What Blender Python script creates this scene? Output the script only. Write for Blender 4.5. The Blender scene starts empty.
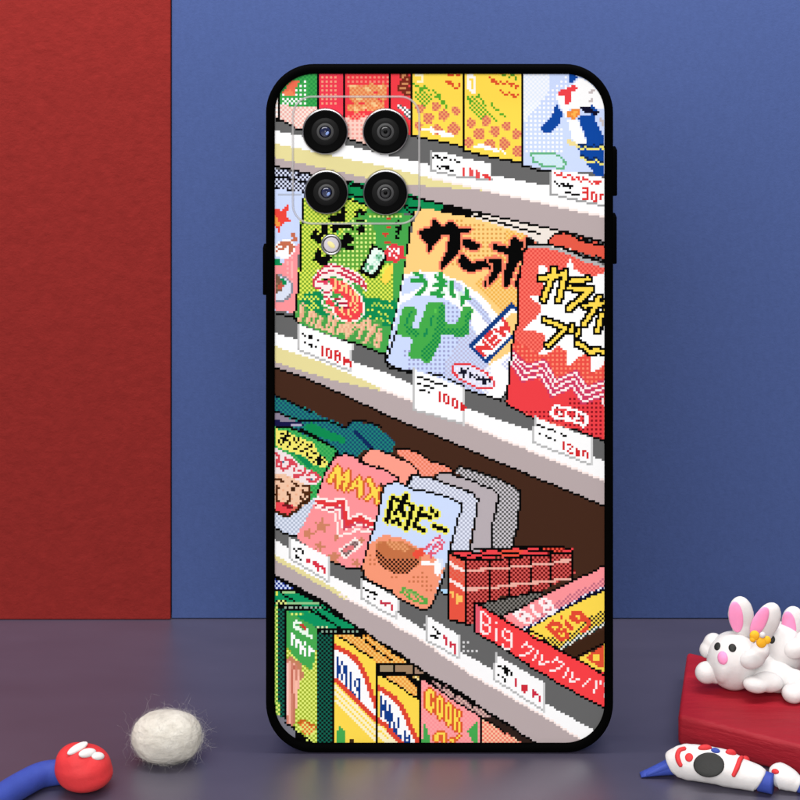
# ---------------------------------------------------------------- printed artwork (a grid of square dots)
import numpy as np
CELL = 2.175; AX0, AY0 = 273.4, 72.2; NC, NR = 154, 310
GRID = np.zeros((NR, NC), dtype=np.int16)
PAL = {}
PALETTE = []
def C(h):
    if h not in PAL:
        PAL[h] = len(PALETTE); PALETTE.append(h)
    return PAL[h]
JJ, II = np.mgrid[0:NR, 0:NC]
CX = AX0 + (II + .5) * CELL
CY = AY0 + (JJ + .5) * CELL
TR = [0., 0., 1.]
def W(x=0, y=0, size=800): TR[:] = [x, y, size / 800.]
def tp(p): return np.array([(TR[0] + a * TR[2], TR[1] + b * TR[2]) for a, b in p], dtype=float)
def put(mask, fill):
    if isinstance(fill, str): GRID[mask] = C(fill); return
    k, a, b = fill
    if k == 'k': sel = (II + JJ) % 2 == 0
    elif k == 'd': sel = (II % 2 == 0) & (JJ % 2 == 0)
    elif k == 's': sel = ((II + JJ // 2 * 2) % 4 == 0) & (JJ % 2 == 0)
    elif k == 'h': sel = (JJ % 2 == 0)
    elif k == 'v': sel = (II % 2 == 0)
    if a: GRID[mask & ~sel] = C(a)
    if b: GRID[mask & sel] = C(b)
def pm(q):
    m = np.zeros(CX.shape, bool); n = len(q)
    for i in range(n):
        x1, y1 = q[i]; x2, y2 = q[(i + 1) % n]
        if y1 == y2: continue
        c = ((y1 > CY) != (y2 > CY)) & (CX < (x2 - x1) * (CY - y1) / (y2 - y1) + x1)
        m ^= c
    return m
def sm(q, w):
    m = np.zeros(CX.shape, bool)
    for (x1, y1), (x2, y2) in zip(q[:-1], q[1:]):
        if w <= 1:
            i1, j1 = (x1 - AX0) / CELL - .5, (y1 - AY0) / CELL - .5
            i2, j2 = (x2 - AX0) / CELL - .5, (y2 - AY0) / CELL - .5
            n = int(max(abs(i2 - i1), abs(j2 - j1), 1) * 1.0 + .999)
            for t in range(n + 1):
                i = int(round(i1 + (i2 - i1) * t / n)); j = int(round(j1 + (j2 - j1) * t / n))
                if 0 <= i < NC and 0 <= j < NR: m[j, i] = True
        else:
            d2 = (x2 - x1) ** 2 + (y2 - y1) ** 2 + 1e-9
            t = np.clip(((CX - x1) * (x2 - x1) + (CY - y1) * (y2 - y1)) / d2, 0, 1)
            m |= (CX - x1 - t * (x2 - x1)) ** 2 + (CY - y1 - t * (y2 - y1)) ** 2 <= (w * CELL / 2) ** 2
    return m
def grow(m):
    r = m.copy()
    r[1:] |= m[:-1]; r[:-1] |= m[1:]; r[:, 1:] |= m[:, :-1]; r[:, :-1] |= m[:, 1:]
    return r
def grow8(m):
    r = grow(m); q = m.copy(); q[1:, 1:] |= m[:-1, :-1]; q[:-1, :-1] |= m[1:, 1:]; q[1:, :-1] |= m[:-1, 1:]; q[:-1, 1:] |= m[1:, :-1]
    return r | q
def F(pts, fill, edge=None, clip=None):
    q = tp(pts); m = pm(q)
    if clip is not None: m &= clip
    put(m, fill)
    if edge: put(sm(np.vstack([q, q[:1]]), 1), edge)
    return m
def S(pts, fill, w=1, clip=None):
    if fill == K and w <= 2.2: w = 1
    m = sm(tp(pts), w)
    if clip is not None: m &= clip
    put(m, fill); return m
def G(strokes, fill, w=2, out=None, n=1, clip=None):
    m = np.zeros(CX.shape, bool)
    for s in strokes: m |= sm(tp(s), w)
    if clip is not None: m &= clip
    if out:
        o = m
        for _ in range(n): o = grow8(o) if out == K else grow(o)
        if clip is not None: o &= clip
        put(o & ~m, out)
    put(m, fill); return m
def E(cx, cy, rx, ry, fill, rot=0, edge=None, clip=None):
    a = np.linspace(0, 2 * np.pi, 40, endpoint=False); c, s = np.cos(np.radians(rot)), np.sin(np.radians(rot))
    return F([(cx + rx * np.cos(t) * c - ry * np.sin(t) * s, cy + rx * np.cos(t) * s + ry * np.sin(t) * c) for t in a], fill, edge, clip)
def D(pts, fill):
    for x, y in tp(pts):
        i, j = int((x - AX0) / CELL), int((y - AY0) / CELL)
        if 0 <= i < NC and 0 <= j < NR: GRID[j, i] = C(fill)
def sprite(x, y, rows, col, out=None, clip=None):
    q = tp([(x, y)])[0]; i0 = int(round((q[0] - AX0) / CELL)); j0 = int(round((q[1] - AY0) / CELL))
    m = np.zeros(CX.shape, bool)
    for r, row in enumerate(rows):
        for c, ch in enumerate(row):
            if ch == '#' and 0 <= i0 + c < NC and 0 <= j0 + r < NR: m[j0 + r, i0 + c] = True
    if clip is not None: m &= clip
    if out: put(grow(m) & ~m, out)
    put(m, col)
def cols(d):                                                  # rows given as lists of the columns that are set
    return [''.join('#' if k in r else '.' for k in range(27)) for r in d]
def below(line, rest, fill): F(line + rest, fill)

K, WH, GY, MV, CR, BR = '000000', 'ffffff', '666666', 'b9aaaa', 'e8dd9c', '44281b'
GN, DG, LM, LD, RD, OR = '46a84c', '0a8c50', 'e4e85c', '7eaa2e', 'f2434a', 'e85a48'
YL, PB, BL, PK, PC, TAN = 'ffdc50', 'cddcff', '0a46a0', 'ff969b', 'ffa08c', 'c87850'
PP = 'f5dcd2'; LG = 'c8cdf0'; OG = 'ffd282'; PW = 'ffeee8'
def fade(line, w=1, col=PW):                                  # soft lip along a shelf edge
    S(line, col, w)
# --- shelf boards -----------------------------------------------------------
W()
put(np.ones(CX.shape, bool), MV)
wtA = [(270,130),(346,145),(380,154),(430,165),(500,177),(552,187),(610,200)]
wbA = [(270,143),(380,166),(430,178),(500,194),(610,218)]
mbA = [(270,166),(310,174),(360,185),(408,196),(440,204),(500,218),(563,232),(610,244)]
wtB = [(270,332),(300,341),(352,362),(380,371),(415,386),(466,408),(500,421),(533,432),(592,457),(610,464)]
wbB = [(270,345),(330,366),(380,389),(440,412),(500,439),(560,463),(610,483)]
mbB = [(270,367),(300,377),(330,390),(380,413),(440,438),(500,464),(560,488),(610,509)]
wtC = [(270,537),(330,576),(360,591),(398,614),(420,628),(460,652),(494,671),(545,704),(610,740)]
wbC = [(270,554),(330,588),(340,595),(385,620),(420,640),(455,664),(470,675),(500,692),(550,721),(590,745)]
mbC = [(270,574),(320,600),(345,619),(370,637),(400,655),(425,674),(455,690),(490,714),(515,730),(540,747)]
F([(270,60)] + wtA + [(610,60)], GY)
F(wtA + wbA[::-1], WH)
F([(270,143),(380,166),(430,178),(470,187),(484,191),(430,187),(380,181),(270,157)], CR)
fade(wbA[2:])
F(mbA + wtB[::-1], GY)
F(wtB + wbB[::-1], WH)
F([(270,345),(330,366),(382,389),(384,392),(330,380),(270,361)], CR)
fade(wbB[2:])
F(mbB + wtC[::-1], BR)
F([(260,520),(300,540),(332,560),(362,572),(430,600),(455,600),(500,625),(560,660),(612,690)] + wtC[::-1], GY); F([(434,560),(453,560),(453,625),(428,612)], GY)
F(wtC + wbC[::-1], WH)
S([(273,557),(330,589),(345,599)], CR, 2); fade(wbC[2:])
F(mbC + [(540,760),(260,760)], K)

# --- row 1: boxes at the top ---------------------------------------------------
W(260,60,120)
F([(100,90),(128,90),(128,405),(100,400)], ('k','f5dcd2','ffffff'))
b1 = F([(128,80),(384,80),(384,505),(300,475),(220,450),(140,405)], '2aa050')
F([(128,300),(384,318),(384,505),(300,475),(220,450),(140,405)], ('k','f0b4aa','f7e6dc'))
F([(128,80),(384,80),(384,320),(128,300)], ('k','3caa50','2a9448'))
F([(190,170),(320,140),(310,320),(140,300),(130,240)], ('d','3caa50','ffffff'))
F([(180,260),(250,250),(300,300),(140,296)], ('k','3caa50','ffffff'))
F([(150,220),(200,150),(270,130),(240,190),(230,240),(190,250)], 'f06e50')
F([(150,230),(190,200),(220,210),(230,240),(190,250)], 'f5865a')
F([(396,80),(556,80),(556,560),(396,500)], 'f03c50')
F([(400,95),(530,95),(530,320),(400,320)], ('d','f03c50','f5a082'))
F([(396,350),(556,390),(556,530),(396,500)], ('k','f0b4aa','f7e6dc'))
F([(574,80),(880,80),(880,600),(720,570),(574,500)], 'f03c46')
F([(580,95),(860,95),(860,190),(580,190)], ('d','f03c46','f58c78'))
for cx, cy, rx, ry in [(640,200,50,30),(740,190,70,30),(690,250,100,40),(640,320,60,30),(760,310,70,40),(820,220,30,60)]:
    E(cx, cy, rx, ry, ('k','e8824e','f0a86e'))
for cx, cy in [(620,175),(660,260),(720,200),(780,250),(700,320),(800,180),(640,330),(760,300)]:
    E(cx, cy, 22, 10, 'f5c88c', rot=20)
F([(580,370),(700,350),(720,370),(650,420),(590,400)], ('k','f03c46','f58c78'))
F([(574,380),(640,410),(720,370),(860,400),(860,600),(720,570),(640,555),(574,520)], ('d','f5cdc0','f0a096'))
S([(384,80),(384,505)], K, 1); S([(390,80),(390,330)], K, 1)
S([(564,80),(564,380)], K, 1.4)
S([(128,230),(128,410)], K, 1)
S([(104,400),(150,412),(220,450),(300,475),(384,505)], K, 2)
S([(590,530),(640,545),(700,565),(720,572)], K, 2)
W(380,60,120)
F([(76,80),(205,80),(205,505),(76,470)], 'f23c46')
F([(100,310),(130,300),(205,340),(205,420),(150,340)], ('k','666666','ffffff'))
S([(70,80),(70,320)], K, 1.4)
for cx, cy in [(160,110),(180,140),(155,190),(185,215),(165,160)]: E(cx, cy, 28, 18, 'd28c5a', edge='7a2a1c')
for x0, x1, yt, yb1, yb2 in [(212,548,80,500,572),(566,860,80,605,672)]:
    F([(x0,yt),(x1,yt),(x1,yb2),(x0,yb1)], YL)
S([(206,80),(206,505)], K, 1.6); S([(556,80),(556,605)], K, 1.6)
S([(206,508),(300,525),(380,545),(470,562),(556,582)], K, 1.8)
S([(556,605),(640,628),(720,645),(800,662),(960,690)], K, 1.8)
def noodle(dx, dy, full=True):
    m = lambda q: [(a + dx, b + dy) for a, b in q]
    for q in [[(230,215),(290,200),(345,230),(345,270),(300,320),(260,290),(230,240)]]: F(m(q), ('k',YL,'5aaa28'))
    for q in [[(225,165),(270,185),(325,200)],[(362,210),(390,240),(400,262)],[(420,270),(440,315)],[(370,255),(395,240)],[(405,300),(425,275)],[(270,200),(300,180)]]: S(m(q), '5aaa28', 1)
    for cx, cy, r in [(268,325,30),(372,310,30),(322,390,36),(425,372,34),(505,340,28),(255,440,28),(492,460,40),(380,470,34)]:
        E(cx + dx, cy + dy, r, r * 1.1, ('k','d86a5a','eda060'))
    for q in [[(290,465),(340,460),(360,490)],[(340,470),(420,490)],[(400,480),(480,510)],[(410,510),(470,500)]]: S(m(q), WH, 1.4)
noodle(0, 0)
W(380,60,120)
clipb = pm(tp([(566,80),(1060,80),(1060,700),(566,605)]))
F([(600,250),(640,240),(700,320),(780,410),(720,400),(660,380),(590,330)], ('k',YL,'5aaa28'))
for q in [[(580,250),(640,300)],[(655,240),(690,280),(700,310)],[(740,295),(790,340)],[(660,380),(700,400)]]: S(q, '5aaa28', 1)
for cx, cy, r in [(607,425,30),(708,412,32),(665,495,38),(765,475,34),(850,440,30),(595,550,30),(730,570,36),(840,600,38)]:
    E(cx, cy, r, r * 1.1, ('k','d86a5a','eda060'))
for q in [[(640,580),(690,570),(720,600)],[(700,580),(790,610)]]: S(q, WH, 1.4)
S([(245,95),(280,105),(280,150),(250,150)], 'fff5c8', 1.4); S([(590,100),(630,120),(630,215),(600,205),(585,110)], 'fffaf0', 1.6)
for dx, dy in [(0,0),(320,20)]:
    for q in [[(440,140),(460,165),(475,150),(500,185),(520,185),(528,165)],[(450,95),(480,105),(500,95),(530,110)]]:
        S([(a + dx - (dx and 30), b + dy - (dx and 38)) for a, b in q], 'e0502a', 1)
W(500,60,120)
F([(0,90),(140,90),(140,690),(0,665)], YL)
for q in [[(0,150),(30,160),(50,150),(70,170),(90,165),(110,185),(125,180)],[(10,210),(40,240),(60,225),(90,235),(100,255),(125,240)]]: S(q, 'e0502a', 1)
for q in [[(20,105),(30,100)],[(60,115),(70,108)],[(90,110),(110,125)]]: S(q, '5a9628', 1)
for cx, cy, r in [(45,445,30),(110,500,32),(30,560,36),(120,610,34)]: E(cx, cy, r, r*1.1, ('k','d86a5a','eda060'))
S([(0,370),(20,360),(35,385)], '5aaa28', 1); S([(0,590),(30,620)], WH, 1)
S([(0,663),(70,675),(140,690)], K, 1.8)
pbx = F([(158,90),(720,90),(720,760),(560,750),(345,745),(158,700)], PB)
F([(158,90),(330,90),(330,210),(160,420)], ('k','e6f0ff','f8faff'), clip=pbx)
F([(158,420),(340,200),(460,90),(460,200),(380,260),(360,420),(440,480),(430,620),(160,620)], ('d',PB,'ffffff'), clip=pbx)
S([(150,80),(150,705)], K, 1.6); S([(150,705),(200,715),(250,738),(345,745)], K, 1.6)
F([(456,90),(530,110),(490,150),(470,160),(454,150)], BL)
F([(530,120),(600,150),(690,250),(700,330),(640,330),(560,320),(470,330),(440,380),(370,240),(400,200),(480,170)], WH)
F([(385,215),(440,190),(500,165),(525,190),(470,225),(480,290),(440,295),(430,245),(395,245)], RD)
F([(370,280),(390,320),(425,355),(400,420),(340,490),(300,495),(265,462),(290,425),(330,400),(365,340)], BL)
F([(440,340),(540,325),(525,370),(500,410),(450,380)], 'f08c3c'); F([(470,360),(520,340),(500,385)], 'ffb450')
F([(540,320),(620,310),(660,350),(640,370),(560,355)], '0a0a28'); F([(610,290),(650,330),(640,350),(610,320)], BL)
F([(520,380),(620,360),(700,540),(700,780),(640,775),(540,640),(520,590),(585,560)], BL)
F([(450,400),(520,400),(580,550),(520,570),(480,520)], WH)
F([(580,210),(630,200),(620,230)], 'c8bebe'); F([(590,270),(620,260),(615,290)], 'c8bebe'); F([(650,360),(700,420),(690,450)], 'c8bebe')
S([(460,550),(510,570)], 'f0dc96', 2)
for q in [[(520,580),(550,595),(575,585),(600,600),(630,590),(650,600),(680,580),(700,600)],[(545,655),(580,670),(600,690),(640,670),(660,690),(690,700)]]: S(q, 'f0e678', 1); S([(a, b - 16) for a, b in q], '08285a', 1)
F([(210,625),(340,625),(400,640),(440,690),(420,725),(300,710),(220,680)], ('k','d2ebf0','cde6f5'), edge='64b482')

# --- price tag of row 1, right ---------------------------------------------------
W(500,170,120)
F([(345,0),(350,0),(500,20),(720,60),(720,245),(560,215),(345,160)], WH)
S([(360,22),(390,40),(410,25),(430,55),(460,30),(490,70),(520,50),(540,80),(560,55),(590,70),(610,95),(640,75),(640,100),(670,80)], 'e63c3c', 1)
for q in [[(365,80),(400,105),(420,95),(440,115),(455,90),(470,125),(490,105)],[(440,155),(465,155)],[(490,170),(492,170)],[(518,170),(520,170)]]: S(q, K, 1.2)
W(572,180,34)
sprite(265,180,['###.......','..#.......','###.##....','..#.#.#.##','..#.#.#.#.','###.#.#.#.','.....##...'],'e03232')
W(500,170,120)
S([(350,165),(450,190),(560,215),(700,243)], 'a0a0a0', 1); S([(345,20),(345,160)], 'a0a0a0', 1)
W(380,60,120)
F([(345,610),(430,620),(560,655),(745,695),(742,795),(560,785),(460,765),(345,740)], WH)
S([(340,610),(342,740),(450,765),(560,785),(740,800)], 'a8a8a8', 1)
for q in [[(362,650),(380,638),(400,660),(420,670),(435,650)],[(465,668),(470,668)],[(495,665),(500,665)],[(510,685),(530,685)],[(380,705),(400,722),(420,712),(450,720),(465,738),(485,740)],[(435,725),(455,705)]]: S(q, K, 1.2)
S([(556,725),(556,770)], 'e63c3c', 1)
for x, y in [(606,752),(650,768)]: S([(x,y-14),(x,y+14)], 'e65050', 2)
S([(690,770),(715,765),(710,790),(735,780),(735,800)], 'e63c3c', 1.2)

# --- row 2: packs
W()
F([(300,172),(360,186),(412,198),(444,205),(444,216),(300,205)], DG); F([(436,203),(478,213),(478,222),(436,212)], K)
F([(476,212),(500,218),(565,233),(575,252),(545,247),(524,234),(476,219)], 'f0e6dc')
# -----------------------------------------------------------------
W(260,170,120)
F([(90,-10),(330,30),(330,190),(300,190),(280,185),(90,140)], ('k','2c2c3c','d8e0f8'))
for q in [[(100,-18),(160,-10),(240,10),(330,30)],[(100,45),(200,60),(330,95)],[(100,128),(200,140),(300,160)]]: S(q, K, 2)
lp = F([(95,150),(290,165),(285,300),(262,420),(250,600),(245,960),(95,940)], PB)
F([(95,130),(285,150),(280,175),(95,165)], PB); S([(120,165),(270,172)], 'b4bed2', 1)
F([(95,270),(120,250),(140,270),(165,245),(200,228),(190,255),(175,300),(205,350),(165,350),(135,380),(128,420),(110,390),(95,380)], 'f0463c')
F([(95,310),(120,330),(130,370),(110,385),(95,360)], 'f5a046')
pb2 = F([(190,560),(262,480),(250,640),(245,960),(95,935),(95,640),(150,640)], PK)
for y in range(560, 760, 26): D([(190,y),(215,y),(215,y+60)], 'fab4b4')
E(165,530,75,62,WH,-20); E(163,528,66,52,'c86e50',-20); E(150,535,45,32,WH,-20); S([(115,540),(160,520),(190,500)], 'c86e50', 1); S([(120,560),(180,560)], WH, 2)
S([(215,430),(240,470),(215,470)], 'c86e50', 1.6)
F([(95,590),(130,600),(150,640),(95,645)], DG)
W(260,280,120)
clp = pm(tp([(100,-120),(245,-120),(240,150),(220,245),(100,230)]))
E(100,60,125,95,'8c8c96',0,clip=clp); E(95,60,112,84,'dce4f5',0,clip=clp); E(80,30,80,65,'7a5a46',0,clip=clp); E(70,40,60,50,('k','7a5a46','96785a'),clip=clp)
F([(130,20),(160,40),(140,70),(115,50)], 'c85a46', clip=clp); S([(150,0),(165,25)], DG, 2, clip=clp)
S([(105,230),(150,238),(215,245)], K, 1.6)
S([(262,-700+0),(262,-700)], K, 1)
# shrimp pack
W()
gp = F([(303,199),(345,196),(380,210),(412,216),(405,262),(398,310),(388,352),(378,353),(345,341),(300,325),(294,317),(298,290),(299,235)], GN)
F([(303,190),(336,196),(338,245),(326,270),(318,300),(294,318),(298,290),(299,235)], ('k',LD,'e4f05a'), clip=gp)
F([(336,194),(378,206),(358,214),(352,222),(338,240)], ('k',LD,'e4f05a'), clip=gp)
F([(336,240),(355,215),(374,225),(376,248),(352,280),(330,268),(322,262)], ('d','64aa3c','e4fa8c'), clip=gp)
F([(366,214),(402,214),(400,219),(372,219)], ('d','64aa3c','e4fa8c'), clip=gp)
F([(352,270),(395,262),(396,300),(382,305),(365,298)], ('k',LD,'e4f05a'), clip=gp)
F([(394,255),(404,250),(398,308),(392,308)], GN, clip=gp)
F([(300,232),(302,232),(301,266),(299,266)], GN)
# back layers right of the camera
F([(348,181),(395,190),(444,205),(440,212),(412,214),(380,205),(348,196)], DG)
for q in [[(345,184),(408,197),(440,204)],[(345,194),(385,203),(430,211)],[(395,200),(412,214)],[(402,206),(428,211)],[(345,198),(368,206)]]: S(q, K, 1)
W(310,255,60)
F([(0,480),(130,480),(180,560),(150,650),(200,760),(310,800),(310,980),(0,1000),(-110,980),(-170,840),(-150,600)], DG, clip=gp)
W(345,270,70)
F([(200,310),(330,320),(520,370),(560,330),(600,400),(560,560),(520,650),(340,620),(210,590)], DG, clip=gp)
for q in [[(290,400),(330,380),(350,405),(375,380),(400,410),(425,430),(450,405),(475,435),(495,405),(530,435)],[(240,455),(275,470),(290,450),(325,480)],[(365,475),(405,500)],[(445,500),(485,530)],[(265,530),(300,555)],[(340,555),(375,575),(400,545),(430,580)],[(465,575),(510,605)]]: S(q, ('k', None, 'e4f05a'), 1); S([(a, b + 14) for a, b in q], ('k', None, 'b4d850'), 1)
W(310,255,60)
for q in [[(-170,640),(-100,560),(-20,570),(60,640),(110,690)],[(-160,760),(-100,690),(-20,680),(40,740)],[(20,560),(80,570),(150,660)],[(-100,470),(-40,490),(30,500)],[(-170,720),(-150,690)],[(30,660),(60,690)]]: S(q, ('k', None, 'd8f050'), 1); S([(a, b + 18) for a, b in q], ('k', None, 'e4f05a'), 1)
# shrimp
F([(20,340),(100,220),(200,130),(290,110),(460,160),(640,250),(760,380),(770,470),(740,490),(640,400),(560,370),(470,340),(420,330),(300,290),(160,330),(300,420),(300,560),(180,560),(130,470),(30,440)], 'fff0eb')
for q in [[(110,240),(160,190),(215,150),(295,140),(350,170),(410,172),(450,200),(510,230),(570,260),(640,310),(700,350),(760,460)],[(70,330),(110,285),(150,260),(220,228),(340,230),(430,262),(490,290),(540,320),(600,350),(660,380),(720,430)]]:
    for i in range(len(q) - 1):
        a, b = q[i], q[i+1]; S([(a[0]*.85+b[0]*.15, a[1]*.85+b[1]*.15), (a[0]*.15+b[0]*.85, a[1]*.15+b[1]*.85)], 'd23250', 1)
body = F([(240,310),(320,330),(440,350),(560,450),(660,560),(690,660),(690,780),(640,860),(540,890),(420,870),(330,790),(300,700),(170,640),(250,590),(310,640),(330,690),(440,740),(500,700),(490,600),(400,530),(300,500),(280,400)], RD)
F([(300,600),(400,560),(490,600),(500,700),(440,740),(350,700)], 'fff0eb')
S([(310,580),(400,580)], 'b41e3c', 1); S([(390,640),(470,640)], 'b41e3c', 1); S([(330,630),(405,700)], '146e46', 1); S([(450,700),(500,695)], 'b41e3c', 1)
F([(160,370),(250,350),(250,410),(180,410)], 'e6506e'); S([(100,350),(190,350)], 'e6325a', 1); S([(45,345),(50,405)], 'd23250', 1); S([(75,435),(145,435)], 'd23250', 1); S([(200,495),(280,490)], 'd23250', 1); S([(200,550),(240,550)], 'd23250', 1)
F([(190,310),(240,310),(240,360),(190,360)], K); D([(170,465),(285,550)], '146e46')
for q in [[(345,340),(340,430)],[(400,350),(410,380)],[(440,410),(430,480)],[(490,400),(490,520)],[(300,470),(330,450)],[(400,490),(420,470)],[(550,470),(530,530)],[(600,520),(560,590)],[(640,600),(590,660)],[(560,620),(530,690)],[(640,690),(560,740)],[(420,700),(440,800)],[(520,740),(500,790),(540,820)],[(600,760),(640,740)],[(400,740),(420,720)],[(620,540),(640,560)]]: S(q, 'ffd28c', 1)
G([[(440,340),(560,420),(680,560),(710,680),(705,790),(640,870),(540,905),(420,885)]], 'fff5eb', 1)
S([(420,885),(330,800),(300,720),(170,660),(150,640)], 'fff5eb', 1); S([(150,640),(250,575),(300,600)], 'fff5eb', 1)
# ridged chips along the pack's bottom
W(310,295,60)
F([(-230,60),(-160,60),(-30,210),(100,260),(330,330),(420,370),(560,360),(700,320),(960,330),(900,800),(700,680),(380,570),(0,460),(-230,330)], ('s','4aa44a','8cb464'), clip=gp & ~pm(tp([(170,60),(700,60),(700,360),(480,370),(340,290)])))
W(260,280,120)
for x1, y1, x2, y2 in [(280,165,262,280),(240,290,270,230),(340,210,310,290),(360,230,345,300),(400,250,370,320),(430,200,470,230),(395,300,420,340),(470,230,440,330),(500,260,460,350),(470,350,490,300),(530,300,520,360),(560,310,545,350),(585,310,575,370),(640,290,570,390),(650,310,690,280),(690,290,650,390),(720,260,720,330),(760,300,700,420),(745,340,690,420),(790,330,760,430),(800,360,780,450),(610,290,560,300)]:
    S([(x1,y1),(x2,y2)], 'f5c8a0', 1, clip=gp); S([(x1+13,y1+8),(x2+10,y2-6)], 'eab08c', 1, clip=gp)
# lettering and small marks on the shrimp pack
W(300,195,70)
G([[(180,420),(150,480),(200,500),(220,540)],[(280,360),(280,420),(230,470),(290,430)],[(380,370),(560,370)],[(390,400),(420,385)],[(540,470),(590,500),(560,540),(510,500),(500,590),(590,620)],[(210,650),(180,740),(230,720)],[(250,740),(330,720)],[(230,770),(300,780)],[(350,270),(440,250),(500,240),(430,290),(350,275)],[(500,190),(500,280)],[(480,160),(510,200)]], K, 2.3)
G([[(620,205),(740,205)],[(640,240),(690,180),(720,220)],[(650,300),(720,300)],[(610,370),(610,400)],[(700,360),(670,400),(700,410),(670,440)],[(720,380),(730,430)]], K, 1.4)
W(350,210,70)
F([(250,400),(300,410),(420,490),(420,560),(330,740),(260,790),(90,710),(210,500)], K)
F([(270,430),(390,490),(390,540),(270,740),(140,690)], ('k','c8f0dc','f5fff5'))
F([(300,510),(380,530),(340,580),(280,570)], ('k','5aaa78','96d2b4'), clip=gp); F([(270,430),(310,470),(240,640),(290,700),(150,690)], 'eefff5')
for q in [[(180,620),(220,640)],[(230,680),(260,660)],[(180,660),(200,690)]]: S(q, '5aaa78', 1)
for y, x in [(100,440),(205,440),(285,405),(375,430)]: E(x, y, 28, 22, 'd24632', 0)
G([[(550,130),(530,160)],[(520,190),(560,200),(530,240),(560,270)],[(575,185),(570,220)],[(520,330),(545,330)],[(545,270),(530,330)]], K, 1)
F([(390,470),(450,420),(480,390),(520,370),(550,410),(620,420),(610,480),(640,560),(600,560),(560,580),(530,620),(490,590),(440,600),(410,590),(430,530),(390,490)], 'e63c46')
G([[(435,435),(470,470),(450,515)],[(510,460),(520,470)],[(550,460),(550,510)],[(515,535),(520,540)]], WH, 1)
F([(420,640),(470,620),(500,680),(460,800),(400,860),(350,800),(370,720)], YL); S([(400,640),(440,620),(340,770)], 'e4f05a', 1)
F([(420,860-50),(470,800-100),(500,700)], YL)
# outline of the shrimp pack
W()
S([(303,199),(303,212),(300,240),(300,268),(298,290),(295,312),(294,318),(299,325)], K, 1.8)
S([(344,341),(360,345),(378,353),(388,355)], K, 1.8)
S([(414,212),(411,222),(406,262),(403,280),(397,310),(391,335),(387,355)], K, 2)

# sanho pack
W(380,170,120)
W()
sp = F([(416,211),(430,209),(443,213),(476,219),(524,234),(542,246),(527,246),(524,252),(519,282),(517,325),(512,350),(509,385),(501,400),(484,395),(466,389),(440,379),(414,373),(400,371),(389,366),(386,357),(391,335),(397,310),(403,280),(408,250)], OG)
W(380,170,120)
F([(430,310),(960,430),(940,660),(760,660),(700,620),(560,640),(480,660),(430,640)], ('d',OG,'e0a050'), clip=sp)
F([(850,400),(960,430),(1060,500),(960,640),(950,800),(960,1100),(780,900),(620,760),(800,660),(830,500)], ('k',OG,'f0b450'), clip=sp)
W(380,280,120)
F([(150,-20),(-100,-20),(-100,900),(700,900),(560,500),(300,100)], PB, clip=sp)
# big arch
A = [(130,30),(150,-30),(260,-60),(400,-40),(540,10),(640,80),(740,180),(800,260),(830,330),(700,640),(780,790),(560,720),(390,650),(200,600),(60,555),(40,500),(90,330)]
ar = F(A, WH, clip=sp)
F([(160,-10),(300,-30),(330,10),(240,70),(140,110)], PB, clip=sp)
F([(370,-10),(540,20),(560,90),(480,40),(400,40)], ('d',LG,PB), clip=sp)
F([(480,40),(580,90),(660,150),(720,230),(800,380),(790,430),(720,300),(640,200),(560,120)], ('k','b4b9dc',PB), clip=sp)
inn = F([(130,170),(220,115),(320,100),(420,120),(520,180),(600,270),(650,380),(700,480),(730,560),(740,640),(740,790),(560,720),(390,650),(200,600),(60,555),(50,480),(90,330)], PB, clip=sp)
F([(420,130),(520,180),(600,270),(650,380),(700,480),(730,560),(760,800),(560,720),(390,650),(180,590),(160,480),(220,450),(420,420)], ('d',PB,'a0a5d2'), clip=inn)
F([(560,220),(650,380),(700,480),(730,560),(760,800),(560,720),(430,660),(430,560),(520,420)], ('k',PB,'bebedc'), clip=inn)
F([(640,640),(740,560),(780,800),(700,780)], ('k','dce0f5',WH), clip=inn)
cact = [[(185,210),(165,270),(150,340),(230,360)],[(370,190),(350,270),(310,380),(260,500)],[(400,190),(390,290),(370,400),(310,520)],[(340,190),(320,260),(250,420),(230,500)],[(400,300),(440,330),(540,350)],[(585,210),(550,290),(560,340),(480,330)],[(210,210),(185,290),(160,320)]]
cm = G(cact, '44ac4a', 5)
cm2 = G([[(300,500),(370,400),(400,330)],[(320,510),(390,400)],[(420,200),(400,330)],[(540,360),(590,300),(600,230)],[(200,340),(230,350)],[(450,350),(530,365)]], ('k','44ac4a','108848'), 4, clip=cm)
S([(350,240),(340,300)], '148c50', 1); S([(310,330),(300,380)], '148c50', 1); S([(370,200),(365,220)], '5ac850', 1); S([(205,220),(170,300)], '148c50', 1)
# green hiragana u-ma-i
W(380,170,120)
G([[(235,695),(280,710)],[(215,745),(290,735),(310,765),(290,800),(250,830)],[(370,715),(430,740)],[(365,770),(430,770)],[(395,690),(400,810),(350,825),(390,840),(420,830)],[(465,765),(475,830),(490,840)],[(535,830),(545,870)],[(575,810),(570,850)]], 'd2f0dc', 2)
G([[(235,690),(280,710)],[(215,745),(290,735),(310,765),(290,800),(250,835)],[(375,715),(430,745)],[(365,775),(430,770)],[(400,690),(400,815),(350,825),(390,840),(420,835)],[(475,755),(478,835),(500,845)],[(550,850),(545,900)],[(575,800),(575,850)],[(560,860),(590,860)]], '28a046', 1.9)
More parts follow.
